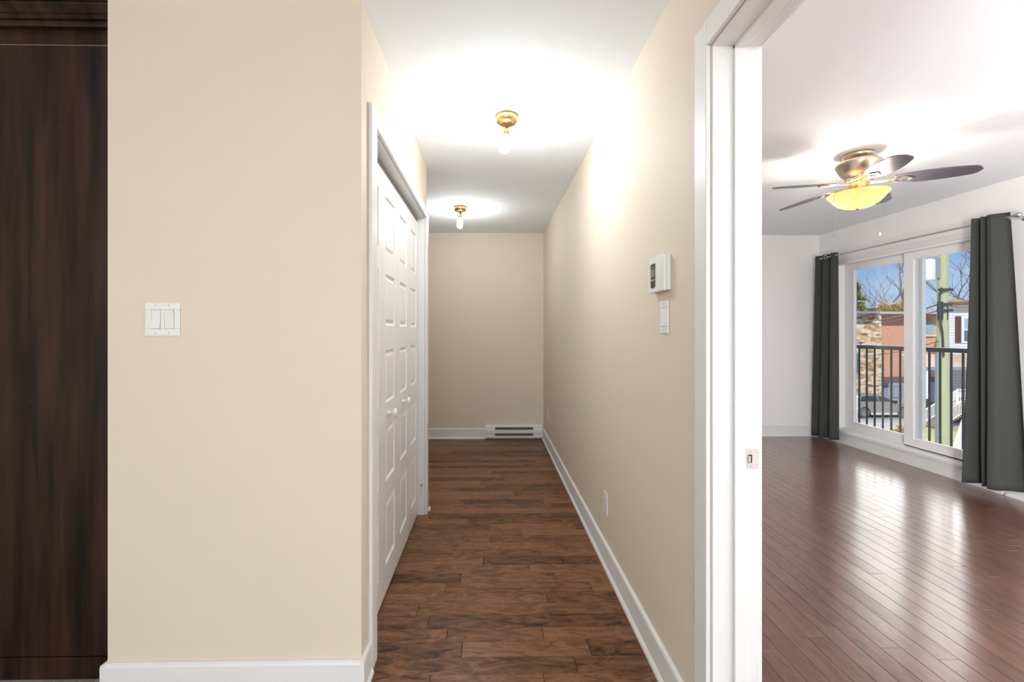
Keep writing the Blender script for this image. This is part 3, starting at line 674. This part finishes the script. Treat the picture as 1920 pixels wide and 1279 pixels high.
# ------------------------------------------------------------------ patio window
wn = thing('window_1', None, None, (BX, (WY0 + WY1) / 2, WZ0), kind=S)
m = MB()   # frame lining the opening
m.box(BX - .006, BX + .17, WY1 - .028, WY1, WZ0, WZ1).box(BX - .006, BX + .15, WY0, WY0 + .028, WZ0, WZ1)
m.box(BX - .006, BX + .15, WY0 + .028, WY1 - .028, WZ1 - .022, WZ1).box(BX - .006, BX + .15, WY0 + .028, WY1 - .028, WZ0, WZ0 + .022)
m.box(BX + .050, BX + .056, WY0 + .028, WY1 - .028, WZ0 + .022, WZ0 + .034).box(BX + .09, BX + .094, WY0 + .028, WY1 - .028, WZ1 - .034, WZ1 - .022)
m.build('frame', 'pvc_white', wn, bevel=.002)
def sash(x0, x1, ya, yb, gy0, gy1, gz0=.243, gz1=1.966):
    m = MB(); z0, z1 = WZ0 + .022, WZ1 - .022
    m.box(x0, x1, ya, gy0, z0, z1).box(x0, x1, gy1, yb, z0, z1).box(x0, x1, gy0, gy1, z0, gz0).box(x0, x1, gy0, gy1, gz1, z1)
    s = m.build('sash', 'pvc_white', wn, bevel=.002)
    xm_ = (x0 + x1) / 2
    m = MB(); e = .007
    for a, b, c_, d in ((gy0, gy0 + e, gz0, gz1), (gy1 - e, gy1, gz0, gz1), (gy0 + e, gy1 - e, gz0, gz0 + e), (gy0 + e, gy1 - e, gz1 - e, gz1)):
        m.box(xm_ - .010, xm_ + .010, a, b, c_, d)
    m.build('glazing_bead', 'pvc_white', s)
    m = MB(); m.box(xm_ - .002, xm_ + .002, gy0 + .002, gy1 - .002, gz0 + .002, gz1 - .002); m.build('glass_pane', 'window_glass', s)
sash(BX + .094, BX + .128, 4.092, WY1 - .028, 4.175, 4.800)
sash(BX + .050, BX + .090, WY0 + .028, 4.165, WY0 + .11, 4.072)
MB().box(BX + .129, BX + .165, 4.062, 4.168, WZ0 + .022, WZ1 - .022).build('screen_stile', 'pvc_white', wn)
# casing, sill ledge and apron
m = MB(); m.box(BX - .014, BX, WY1, WY1 + .05, WZ0, WZ1 + .05).box(BX - .014, BX, WY0 - .05, WY0, WZ0, WZ1 + .05).box(BX - .014, BX, WY0, WY1, WZ1, WZ1 + .05)
m.build('trim_7', 'trim_white', kind=S, bevel=.003)
m = MB(); m.box(BX - .030, BX - .002, WY0 - .06, WY1 + .055, WZ0 - .018, WZ0).box(BX - .018, BX - .001, WY0 - .05, WY1 + .05, .022, WZ0 - .018).box(BX - .026, BX - .001, WY0 - .05, WY1 + .05, 0, .022)
m.build('trim_8', 'trim_white', kind=S, bevel=.002)
# balcony guard
gr = thing('balcony_railing', 'black metal balcony railing with thin vertical bars outside the window', 'railing', (4.45, 4.3, 0))
MB().box(4.425, 4.475, 2.6, 6.0, 1.066, 1.110).build('top_rail', 'black_metal', gr, bevel=.003)
MB().box(4.435, 4.465, 2.6, 6.0, .065, .095).build('bottom_rail', 'black_metal', gr)
y = 5.138 - 22 * .1042
while y < 5.95:
    MB().box(4.443, 4.457, y - .0065, y + .0065, .095, 1.066).build('baluster', 'black_metal', gr); y += .1042
box(4.14, 4.6, 2.4, 6.2, -.18, .0).build('balcony_floor', 'concrete', kind=S)

# ------------------------------------------------------------------ curtains and rod
CXX = 3.885
rod = thing('curtain_rod', 'thin metal curtain rod with a ball finial above the bedroom window', 'curtain rod', (CXX, 4.05, 2.128))
MB().tube([(CXX, 5.06, 2.128), (CXX, 3.13, 2.128)], .0075, 12).build('rod', 'steel', rod)
MB().ball((CXX, 3.112, 2.128), .021, 18).build('finial', 'steel', rod)
MB().ball((CXX, 5.075, 2.128), .021, 18).build('finial', 'steel', rod)
for y in (3.165, 4.99):
    MB().tube([(BX, y, 2.118), (CXX, y, 2.118)], .005, 8).tube([(BX - .004, y, 2.118), (BX, y, 2.118)], .018, 16).tube([(CXX, y - .006, 2.118), (CXX, y + .006, 2.118)], .011, 12).build('bracket', 'steel', rod)
def curtain(label, CXX, yt0, yt1, yb0, yb1, zt, zb0, zb1, folds, at, ab, seed, rings, warp=None):
    rnd = random.Random(seed); nu, nv = 150, 44
    ph = [rnd.uniform(0, 6.28) for _ in range(4)]
    o = thing('curtain', label, 'curtain', (CXX, (yt0 + yt1) / 2, zb0), group='dark grey curtains of the bedroom window')
    V = []; F = []
    for j_ in range(nv + 1):
        t = j_ / nv
        for i in range(nu + 1):
            s = i / nu
            y0 = yt0 + (yb0 - yt0) * t ** 1.1; y1 = yt1 + (yb1 - yt1) * t ** .9
            y = y0 + (y1 - y0) * (s + .028 * math.sin(2 * math.pi * folds * s * 2 + ph[0]) * (1 - abs(2 * s - 1)))
            am = at + (ab - at) * t
            fs = folds * s
            if warp:
                for (a0, f0), (a1, f1) in zip(warp[:-1], warp[1:]):
                    if a0 <= s <= a1: fs = f0 + (f1 - f0) * (s - a0) / (a1 - a0)
            w1 = math.sin(2 * math.pi * fs + ph[1] + .5 * t)
            w2 = math.sin(2 * math.pi * (folds * .5 + .3) * s + ph[2] - .8 * t)
            x = CXX + am * (.8 * math.copysign(abs(w1) ** .8, w1) + .35 * w2 * t)
            z = zt + ((zb0 + (zb1 - zb0) * s) - zt) * t + (.004 * w1 * t)
            V.append((min(x, BX - .035), y, z))
    for j_ in range(nv):
        for i in range(nu):
            a = j_ * (nu + 1) + i; F.append((a, a + 1, a + nu + 2, a + nu + 1))
    p = MB().add(V, F, True).build('panel', 'curtain', o)
    sl = p.modifiers.new('thick', 'SOLIDIFY'); sl.thickness = .003; sl.offset = 0
    for (y, x) in rings:
        MB().tube([(x, y + .020 * math.cos(a), 2.128 + .020 * math.sin(a)) for a in [k * math.pi / 8 for k in range(17)]], .004, 8, cap=False).build('grommet', 'steel', o)
    return o
curtain('dark grey curtain gathered at the far left side of the bedroom window', CXX, 5.085, 4.785, 5.150, 4.775, 2.160, .02, .05, 2.6, .030, .040, 3, [(4.90, CXX - .036)])
curtain('dark grey curtain hanging at the near right side of the bedroom window', CXX - .028, 3.383, 3.165, 3.415, 3.055, 2.165, .06, .085, 3.0, .038, .062, 11, [], [(0, 0), (.3, .9), (.42, 1.5), (.54, 2.1), (1, 2.75)])

# ------------------------------------------------------------------ outside
YAW = R(1)
def ph_(u): return math.tan(math.atan((u - 934) / 810) + YAW)
def at(u, v, Y):
    X = Y * ph_(u); D = X * math.sin(YAW) + Y * math.cos(YAW)
    return X, EYE + (622 - v) / 810 * D
def ax(u, Y): return Y * ph_(u)
def az(v, Y, u=1700): return at(u, v, Y)[1]
ZG = -4.49
g = MB(); g.box(4.7, 160, -30, 160, ZG - .3, ZG); g.build('ground', 'asphalt', kind=S)
# sidewalk and lawn
SY = 19.2
g = MB().box(10, 22.2, 19, 26.6, ZG, ZG + .1); g.build('sidewalk', 'concrete', kind=S)
LX = ax(1722, 20)
g = MB().box(22.3, 42, 17, 24.9, ZG, ZG + .06); tag(g.build('lawn', 'grass', kind='stuff'), 'yellowing grass lawn in front of the white house', 'grass')

def plan(x0, x1, Y, dep, z0, z1, k=1.0):
    """wall block whose side walls run back from the street at the angle of the lot lines"""
    a = x0 / Y * k * dep + .05
    return MB().prism([(x0, Y), (x1, Y), (x1 + a + .2 * dep, Y + dep), (x0 + a + .01 * dep, Y + dep)], 'z', z0, z1)
# stone and brick building
BYF = 33.5
bd = thing('brick_building', 'low building of tan stone and orange brick across the street behind the parked car', 'building', (28, BYF + 4, ZG))
x0, xc, x1 = ax(1540, BYF), ax(1645, BYF), ax(1757, BYF + .6)
zt = az(589, BYF)
MB().box(x0, ax(1631, BYF), BYF, BYF + 4, ZG, zt).build('stone_wall', 'stone', bd)
MB().box(ax(1631, BYF), xc, BYF - .35, BYF + 4, ZG, zt - .05).build('stone_pier', 'stone', bd)
MB().box(xc, x1, BYF + .6, BYF + 4, az(716, BYF), zt).build('brick_wall', 'brick', bd)
MB().box(xc, x1, BYF + .62, BYF + 4, ZG, az(716, BYF)).build('garage_wall', 'blue_paint', bd)
MB().box(xc, x1, BYF + .55, BYF + .62, az(718, BYF), az(708, BYF)).build('dark_band', 'dark_brick', bd)
MB().box(x0, ax(1631, BYF), BYF - .9, BYF + 4, zt, az(584.5, BYF)).build('roof_edge', 'fascia', bd)
MB().box(ax(1631, BYF), x1 + .2, BYF - .45, BYF + 4, zt, az(585, BYF)).build('roof_edge', 'fascia_pale', bd)
for (u0, u1, va, vb) in ((1596, 1603, 604, 628), (1594, 1611, 662, 700)):
    f = MB().box(ax(u0, BYF), ax(u1, BYF), BYF - .06, BYF + .02, az(vb, BYF), az(va, BYF)).build('window', 'fascia', bd)
    MB().box(ax(u0, BYF) + .08, ax(u1, BYF) - .08, BYF - .08, BYF - .05, az(vb, BYF) + .08, az(va, BYF) - .08).build('pane', 'pane_dark', f)
Yb = BYF + .6
f = MB().box(ax(1732, Yb), ax(1751, Yb), Yb - .08, Yb + .02, az(628, Yb), az(602, Yb)).build('window', 'fascia_pale', bd)
MB().box(ax(1734, Yb), ax(1749, Yb), Yb - .1, Yb - .06, az(626, Yb), az(604, Yb)).build('pane', 'pane_blue', f)
MB().box(ax(1731, Yb), ax(1752, Yb), Yb - .14, Yb + .02, az(631, Yb), az(628, Yb)).build('window_sill', 'concrete', bd)
f = MB().box(ax(1661, Yb), ax(1691, Yb), Yb - .04, Yb + .03, az(746, Yb), az(723, Yb)).build('garage_window', 'fascia', bd)
for (u0, u1) in ((1663, 1673), (1675, 1688)): MB().box(ax(u0, Yb), ax(u1, Yb), Yb - .06, Yb - .03, az(744, Yb), az(726, Yb)).build('pane', 'blue_paint', f)
MB().box(ax(1646, Yb), ax(1657, Yb), Yb - .5, Yb + .0, az(717, Yb), az(706, Yb)).build('lamp_box', 'dark_brick', bd)

# low houses beyond the roof
h1 = thing('far_house', 'low pale blue-roofed house just above the brick building roof line', 'house', (40, 52, ZG))
Y_ = 50
plan(ax(1618, Y_), ax(1638, Y_) - .01, Y_, 3, ZG, az(578, Y_)).build('wall', 'ochre', h1)
plan(ax(1638, Y_), ax(1664, Y_), Y_, 3, ZG, az(576, Y_)).build('wall', 'tar_grey', h1)
MB().prism([(ax(1616, Y_), az(580, Y_)), (ax(1666, Y_), az(575, Y_)), (ax(1666, Y_), az(573.5, Y_)), (ax(1616, Y_), az(578.5, Y_))], 'y', Y_ - .4, Y_ + .4).build('roof', 'fascia', h1)
h2 = thing('far_house', 'white flat-roofed house beyond the brick building, right of the orange shrub', 'house', (44, 52, ZG))
plan(ax(1667, Y_), ax(1740, Y_), Y_ + 1, 3, ZG, az(573, Y_)).build('wall', 'white_vinyl', h2)
plan(ax(1667, Y_), ax(1700, Y_), Y_ + .5, 4, az(573, Y_), az(568, Y_)).build('roof', 'white_vinyl', h2)
MB().box(ax(1680, Y_), ax(1741, Y_), Y_ + .3, Y_ + .5, az(574.5, Y_), az(572, Y_)).build('gutter', 'fascia', h2)
MB().tube([(ax(1696, Y_), Y_, az(572, Y_)), (ax(1696, Y_), Y_, az(567, Y_))], .35, 8).build('chimney', 'dark_brick', h2)

# car
def car():
    Yc = 28.3
    xr, xf_ = ax(1600, Yc), ax(1600, Yc) + 4.35
    o = thing('parked_car', 'dusty grey SUV parked across the street in front of the stone wall', 'car', ((xr + xf_) / 2, Yc + .9, ZG))
    def body(poly, ya, yb, inset, zsplit, name, m, bevel=.0):
        mb = MB(); n = len(poly); secs = [(ya, 1.0), (ya + .04, 0.0), (yb - .04, 0.0), (yb, 1.0)]
        return mb.prism([(xr + x, ZG + z) for x, z in poly], 'y', ya, yb).build(name, m, o, bevel=bevel)
    def arch(cx, r, rev=False):
        return [(cx + r * math.cos(a), .33 + r * math.sin(a)) for a in [math.pi - k * math.pi / 10 for k in range(11)]]
    wr, wf = .80, 3.38
    low = [(.06, .32), (wr - .40, .30)] + [(p[0], p[1]) for p in arch(wr, .40)] + [(wf - .40, .24)] + [(p[0], p[1]) for p in arch(wf, .40)] + [(4.25, .30), (4.33, .45), (4.30, .72), (4.18, .88), (3.55, 1.0), (2.95, 1.06), (2.0, 1.07), (.7, 1.09), (.12, 1.06), (.03, .85), (.02, .5)]
    body(low, Yc, Yc + 1.80, 0, 0, 'body', 'car_paint', .04)
    # greenhouse tapered
    g0 = [(.16, 1.06), (3.05, 1.06), (2.30, 1.47), (1.6, 1.53), (.75, 1.52), (.38, 1.44)]
    def tap(poly, ya, yb, k):
        v = [(xr + x, ya + k * (z - 1.06), ZG + z) for x, z in poly] + [(xr + x, yb - k * (z - 1.06), ZG + z) for x, z in poly]
        n = len(poly); f = [tuple(range(n)), tuple(range(2 * n - 1, n - 1, -1))] + [(i, (i + 1) % n, (i + 1) % n + n, i + n) for i in range(n)]
        return MB().add(v, f)
    tap(g0, Yc + .06, Yc + 1.74, .32).build('cabin', 'car_paint', o, bevel=.02)
    for wpoly in ([(.55, 1.10), (1.02, 1.10), (1.02, 1.44), (.72, 1.42)], [(1.06, 1.10), (1.78, 1.10), (1.70, 1.455), (1.10, 1.45)], [(1.84, 1.10), (2.72, 1.10), (2.25, 1.40), (1.78, 1.45)]):
        tap(wpoly, Yc + .045, Yc + 1.755, .32).build('side_window', 'car_glass', o)
    MB().box(xr + .6, xr + 2.1, Yc + .25, Yc + .29, ZG + 1.55, ZG + 1.58).build('roof_rail', 'car_black', o)
    MB().box(xr + wr + .42, xr + wf - .42, Yc - .01, Yc + .05, ZG + .22, ZG + .36).build('side_skirt', 'concrete', o)
    MB().box(xr + 2.62, xr + 2.86, Yc - .17, Yc + .02, ZG + 1.04, ZG + 1.19).build('door_mirror', 'car_black', o, bevel=.03)
    MB().box(xr - .01, xr + .26, Yc - .015, Yc + .25, ZG + .74, ZG + .98).build('tail_light', 'tail_red', o, bevel=.03)
    for dx in (1.0, 1.8, 2.7): MB().box(xr + dx + .5, xr + dx + .66, Yc - .025, Yc, ZG + .93, ZG + .96).build('door_handle', 'car_paint', o)
    for cx in (wr, wf):
        for ya in (Yc - .01, Yc + 1.58):
            w = MB().lathe(xr + cx, ZG + .335, [(1e-5, ya), (.22, ya), (.30, ya), (.335, ya + .03), (.335, ya + .20), (.30, ya + .23), (1e-5, ya + .23)], 28, axis='y').build('wheel', 'tyre', o)
            if ya < Yc:
                MB().lathe(xr + cx, ZG + .335, [(1e-5, ya - .012), (.06, ya - .012), (.20, ya - .006), (.22, ya + .002)], 10, axis='y', smooth=False).build('hub_cap', 'steel', w)
car()
# dark car behind? a cyclist-style mirror post left of car: street bollard
bl = thing('bollard', 'thin white-topped post standing at the rear of the grey SUV', 'bollard', (ax(1607, 27.6), 27.6, ZG + .1))
MB().tube([(ax(1607, 27.6), 27.6, ZG + .1), (ax(1607, 27.6), 27.6, az(746, 27.6))], .03, 8).build('post', 'white_vinyl', bl)
MB().ball((ax(1607, 27.6), 27.6, az(744, 27.6)), .075).build('cap', 'white_vinyl', bl)

# white sided house
HY = 28.5
hs = thing('sided_house', 'white clapboard house with maroon shutters and a front porch at the right of the view', 'house', (27, HY + 3, ZG))
hx = ax(1757, HY); hx1 = hx + 9
plan(ax(1769, HY), hx1, HY, 5, ZG, az(573, HY)).build('wall', 'siding', hs)
plan(ax(1766, HY), hx1 + .3, HY - .5, 5.6, az(573, HY), az(562, HY)).build('eave', 'ochre', hs)
MB().box(ax(1766, HY) - .02, hx1 + .32, HY - .55, HY - .48, az(573, HY), az(567, HY)).build('gutter', 'dark_brick', hs)
f = MB().box(ax(1802, HY), ax(1832, HY), HY - .07, HY + .01, az(643, HY), az(594, HY)).build('window', 'white_vinyl', hs)
MB().box(ax(1805.5, HY), ax(1829, HY), HY - .09, HY - .05, az(617, HY), az(597, HY)).build('pane', 'pane_blue', f)
MB().box(ax(1805.5, HY), ax(1829, HY), HY - .08, HY - .04, az(640, HY), az(619.5, HY)).build('pane', 'pane_dark', f)
for (u0, u1) in ((1790.5, 1800.5), (1834, 1844)):
    MB().box(ax(u0, HY), ax(u1, HY), HY - .06, HY + .01, az(643, HY), az(593, HY)).build('shutter', 'shutter', hs)
# porch roof
PY = 26.7
MB().prism([(HY, az(664, HY)), (PY, az(690, PY)), (PY, az(693, PY)), (HY, az(672, HY))], 'x', ax(1738, PY), hx1).build('porch_roof', 'shingle', hs)
MB().box(ax(1733, PY), hx1, PY - .06, PY, az(694, PY), az(688, PY)).build('porch_gutter', 'fascia', hs)
MB().box(ax(1738.5, PY), ax(1741.5, PY), PY, PY + .12, az(748, PY), az(692, PY)).build('porch_post', 'white_vinyl', hs)
# deck
DKY = 26.0; zd = az(757, DKY)
plan(ax(1792, DKY), hx1, DKY, HY - DKY - .01, zd - .16, zd).build('deck', 'deck_wood', hs)
def balustrade(name, p0, p1, h, n, parent, posts=True):
    m = MB(); a = Vector(p0); b = Vector(p1); up = Vector((0, 0, 1))
    m.tube([a + up * h, b + up * h], .035, 6, smooth=False); m.tube([a + up * .12, b + up * .12], .03, 6, smooth=False)
    for i in range(n + 1):
        p = a.lerp(b, i / n); r_ = .05 if i in (0, n) and posts else .018
        m.tube([p + up * (.0 if r_ > .03 else .12), p + up * (h + (.05 if r_ > .03 else 0))], r_, 6, smooth=False)
    return m.build(name, 'white_vinyl', parent)
balustrade('deck_railing', (ax(1796, DKY), DKY + .02, zd), (ax(1796, DKY) + 4.5, DKY + .02, zd), .85, 26, hs)
st = thing('porch_stairs', 'wooden outdoor stairs with white handrails leading up to the porch', 'stairs', (ax(1760, DKY), DKY - .5, ZG))
xs0, xs1 = ax(1795, DKY), ax(1728, DKY); nst = 13
for i in range(nst):
    x = xs0 + (xs1 - xs0) * i / nst; z = zd + (ZG - zd) * (i + 1) / (nst + 1)
    MB().box(x - .01, x + (xs1 - xs0) / nst - .03, DKY - 1.05, DKY - .02, z - .05, z).build('tread', 'deck_wood', st)
balustrade('handrail', (xs0, DKY - 1.05, zd), (xs1, DKY - 1.05, ZG), .85, 24, st)
balustrade('handrail', (xs0, DKY - .02, zd), (xs1, DKY - .02, ZG), .85, 24, st)
box(ax(1777, DKY + 1), hx1, DKY + 1.0, HY - .1, ZG, zd - .2).build('under_deck_shade', 'deck_shade', hs)  # dark box put in for the deck's shadow on the porch wall
# white covered frame in the yard
TY = 13.2
tx = ax(1806, TY)
tf = thing('lawn_frame', 'white sloping covered frame standing in the yard beside the near curtain edge', 'lawn frame', (tx + .5, TY + .3, ZG))
za, zb_ = az(787, TY), az(850, TY)
MB().add([(ax(1785, TY), TY, zb_), (ax(1812, TY), TY, zb_), (ax(1812, TY), TY, za), (ax(1806, TY), TY, za), (ax(1785, TY), TY + .05, zb_), (ax(1812, TY), TY + .05, zb_), (ax(1812, TY), TY + .05, za), (ax(1806, TY), TY + .05, za)],
         [(0, 1, 2, 3), (7, 6, 5, 4), (0, 3, 7, 4), (3, 2, 6, 7), (2, 1, 5, 6), (1, 0, 4, 5)]).build('cover', 'tarp', tf)
MB().tube([(ax(1785, TY), TY - .02, zb_), (ax(1806, TY), TY - .02, za), (ax(1814, TY), TY - .02, za)], .028, 6).build('pole', 'white_vinyl', tf)
for uu in (1790, 1811): MB().tube([(ax(uu, TY), TY + .25, zb_), (ax(uu, TY), TY + .25, ZG)], .03, 6).build('leg', 'white_vinyl', tf)

# utility pole
UY = 11.3
ux = ax(1766, UY)
up_ = thing('utility_pole', 'tall greenish wooden utility pole rising in front of the white house', 'utility pole', (ux, UY, ZG))
MB().tube([(ux + .06, UY, ZG), (ux + .03, UY, 1.2), (ux, UY, 8.2)], [.125, .118, .098], 20).build('pole', 'pole_wood', up_)
for v_, dx in ((544, .22), (571, .16), (582, .25)):
    z = az(v_, UY); MB().box(ux - dx, ux + .13, UY - .16, UY - .10, z - .03, z + .03).build('crossarm', 'wire', up_)
MB().box(ux - .145, ux - .11, UY - .14, UY - .02, az(600, UY), az(566, UY)).build('bracket', 'wire', up_)
MB().tube([(ux - .14, UY - .12, az(540, UY)), (ux - .22, UY - .14, az(565, UY)), (ux - .19, UY - .14, az(600, UY)), (ux - .12, UY - .13, az(625, UY)), (ux - .08, UY - .12, az(668, UY))], .022, 8).build('cable', 'wire', up_)
MB().tube([(ux + .02, UY - .13, az(568, UY)), (ux + .02, UY - .13, az(600, UY))], .012, 6).build('cable', 'wire', up_)
tfm = thing('transformer', 'pale grey cylindrical transformer mounted beside the utility pole', 'transformer', (ux - .36, UY - .05, az(526, UY)))
tu = ax(1741, UY); 
MB().lathe(tu, UY, [(1e-5, az(526, UY)), (.13, az(526, UY)), (.135, az(524, UY)), (.135, az(492, UY)), (.12, az(487, UY)), (1e-5, az(485, UY))], 24).build('tank', 'transformer', tfm)
MB().box(tu + .12, ux - .09, UY - .05, UY + .05, az(522, UY), az(484, UY)).build('bracket', 'fascia', tfm)
MB().tube([(tu - .05, UY, az(486, UY)), (tu - .05, UY, az(478, UY))], .025, 8).build('bushing', 'fascia', tfm)
# metal lamp post behind the pole
PY2 = 12.3
pp = thing('metal_post', 'slim blue-grey metal post standing just left of the utility pole', 'post', (ax(1757, PY2), PY2, ZG))
MB().tube([(ax(1757, PY2), PY2, ZG), (ax(1757, PY2), PY2, az(664, PY2))], [.055, .045], 14).build('pole', 'pipe_grey', pp)
MB().tube([(ax(1757, PY2), PY2, ZG), (ax(1757, PY2), PY2, ZG + .5)], [.12, .07], 14).build('base', 'pipe_grey', pp)

# wires
def wire(label, p0, p1, sag, r=.014):
    a, b = Vector(p0), Vector(p1); pts = []
    for i in range(17):
        t = i / 16; p = a.lerp(b, t); p.z -= sag * 4 * t * (1 - t); pts.append(p)
    tag(MB().tube(pts, r, 6).build('overhead_wire', 'wire'), label, 'wire', 'overhead wires')
wire('overhead wire running left from the utility pole, highest of the wires', (ux - .12, UY, az(571, UY)), (ax(1560, 30), 30, az(588, 30)), .5, .02)
wire('overhead wire running left from the pole just above the brick roof', (ux - .12, UY, az(583, UY)), (ax(1560, 33), 33, az(597, 33)), .4, .014)
wire('overhead wire stretching right from the pole towards the white house eave', (ux + .12, UY, az(544, UY)), (ax(1850, 21), 21, az(560, 21)), .25, .014)
wire('overhead wire stretching right from the pole below the upper one', (ux + .12, UY, az(571, UY)), (ax(1850, 21), 21, az(548, 21)), .3, .02)
wire('drooping wire crossing low behind the balcony railing', (ux - .1, UY, az(640, UY)), (ax(1560, 20), 20, az(662, 20)), .25, .012)

# trees
def bare_tree(x, y, h, seed, label, r0=.16, spread=1.0):
    rnd = random.Random(seed); m = MB()
    def br(p, d, ln, r, dep):
        pts = [p]; q = p; dd = d
        for i in range(3):
            dd = (dd + Vector((rnd.uniform(-.2, .2), rnd.uniform(-.2, .2), rnd.uniform(-.05, .15)))).normalized()
            q = q + dd * ln / 3; pts.append(q)
        m.tube(pts, [r, r * .85, r * .7, r * .55], 5 if dep < 3 else 4, cap=False)
        if dep >= 5: return
        for k in range(3 if dep < 4 else 2):
            s = pts[rnd.choice((1, 2, 3))] if k else pts[3]
            a = rnd.uniform(0, 6.28); t = rnd.uniform(.4, .85) * spread
            nd = (dd + Vector((math.cos(a) * t, math.sin(a) * t, rnd.uniform(-.05, .25)))).normalized()
            br(s, nd, ln * rnd.uniform(.62, .82), r * .55, dep + 1)
    br(Vector((x, y, ZG)), Vector((0, 0, 1)), h * .42, r0, 0)
    o = thing('bare_tree', label, 'tree', (x, y, ZG))
    m.build('branches', 'bark', o, fix=False)
    return o
bare_tree(ax(1706, 46), 46, 14, 4, 'large leafless tree rising above the roofs behind the window mullion', .26)
bare_tree(ax(1800, 42), 42, 15.5, 9, 'large leafless tree with dark branches behind the white house', .26)
bare_tree(ax(1652, 62), 62, 12, 6, 'distant leafless tree beside the evergreen above the roofs', .2)
bare_tree(ax(1760, 57), 57, 12, 15, 'leafless tree seen behind the utility pole and transformer', .2)
bare_tree(ax(1632, 68), 68, 11, 22, 'small faint leafless tree right behind the evergreen', .16)
def spruce(x, y, h, w, seed, label):
    rnd = random.Random(seed); o = thing('spruce_tree', label, 'tree', (x, y, ZG))
    MB().tube([(x, y, ZG), (x, y, ZG + h)], [.22, .03], 8).build('trunk', 'bark', o)
    V = []; F = []
    for i in range(170):
        t = rnd.random() ** .8; z = ZG + h * (.16 + .84 * (1 - t)); a = rnd.uniform(0, 6.28)
        ln = w * (.12 + t * .88) * rnd.uniform(.6, 1.1)
        base = Vector((x, y, z)); d = Vector((math.cos(a), math.sin(a), rnd.uniform(-.25, .15)))
        side = Vector((-math.sin(a), math.cos(a), 0))
        for k in range(16):
            s = (k + 1) / 16; p = base + d * ln * s + Vector((0, 0, -.25 * s * s * ln * .3)); wd_ = ln * .22 * (1.15 - s) + .08
            for sg in (-1, 1):
                q = p + side * sg * wd_ * rnd.uniform(.5, 1.2) + Vector((0, 0, rnd.uniform(-.28, .02))) + d * .12
                o_ = len(V); V += [p, p + d * .14 + Vector((0, 0, .05)), q]; F.append((o_, o_ + 1, o_ + 2))
                o_ = len(V); V += [p, q, p + Vector((0, 0, -.16))]; F.append((o_, o_ + 1, o_ + 2))
    MB().add(V, F).build('foliage', 'needles', o, fix=False)
spruce(ax(1606, 44), 44, 11.2, 2.3, 2, 'tall evergreen spruce rising behind the stone building at the left pane')
def shrub(x, y, z, r, seed, label, m_):
    rnd = random.Random(seed); V = []; F = []
    for i in range(500):
        d = Vector((rnd.gauss(0, 1), rnd.gauss(0, 1), rnd.gauss(0, 1))).normalized(); p = Vector((x, y, z)) + d * r * rnd.uniform(.4, 1)
        a = Vector((rnd.uniform(-1, 1), rnd.uniform(-1, 1), rnd.uniform(-1, 1))) * r * .25; b = Vector((rnd.uniform(-1, 1), rnd.uniform(-1, 1), rnd.uniform(-1, 1))) * r * .25
        o_ = len(V); V += [p, p + a, p + b]; F.append((o_, o_ + 1, o_ + 2))
    o = thing('shrub', label, 'shrub', (x, y, ZG))
    MB().add(V, F).build('foliage', m_, o, fix=False)
    MB().tube([(x, y, ZG), (x, y, z)], .08, 6).build('trunk', 'bark', o)
shrub(ax(1656, 46), 46, az(579, 46), .65, 3, 'orange-leaved treetop peeking over the brick building roof', 'shrub')
shrub(ax(1683, 46), 46, az(583, 46), .9, 4, 'brownish treetop low over the roof in front of the white house', 'shrub')
shrub(ax(1694, 22), 22, ZG + .45, .5, 5, 'yellow shrub beside the road near the window mullion', 'shrub')

GROUPS = {'ceiling_light': 'hallway ceiling lights', 'power_outlet': 'hallway power outlets', 'light_switch': 'rocker light switches',
          'bare_tree': 'leafless trees across the street', 'far_house': 'houses beyond the brick building', 'shrub': 'shrubs outside'}
for o in bpy.data.objects:
    k = o.name.split('.')[0]
    if o.parent is None and k in GROUPS: o['group'] = GROUPS[k]
for o in list(bpy.data.objects):
    if '_o' in o: del o['_o']
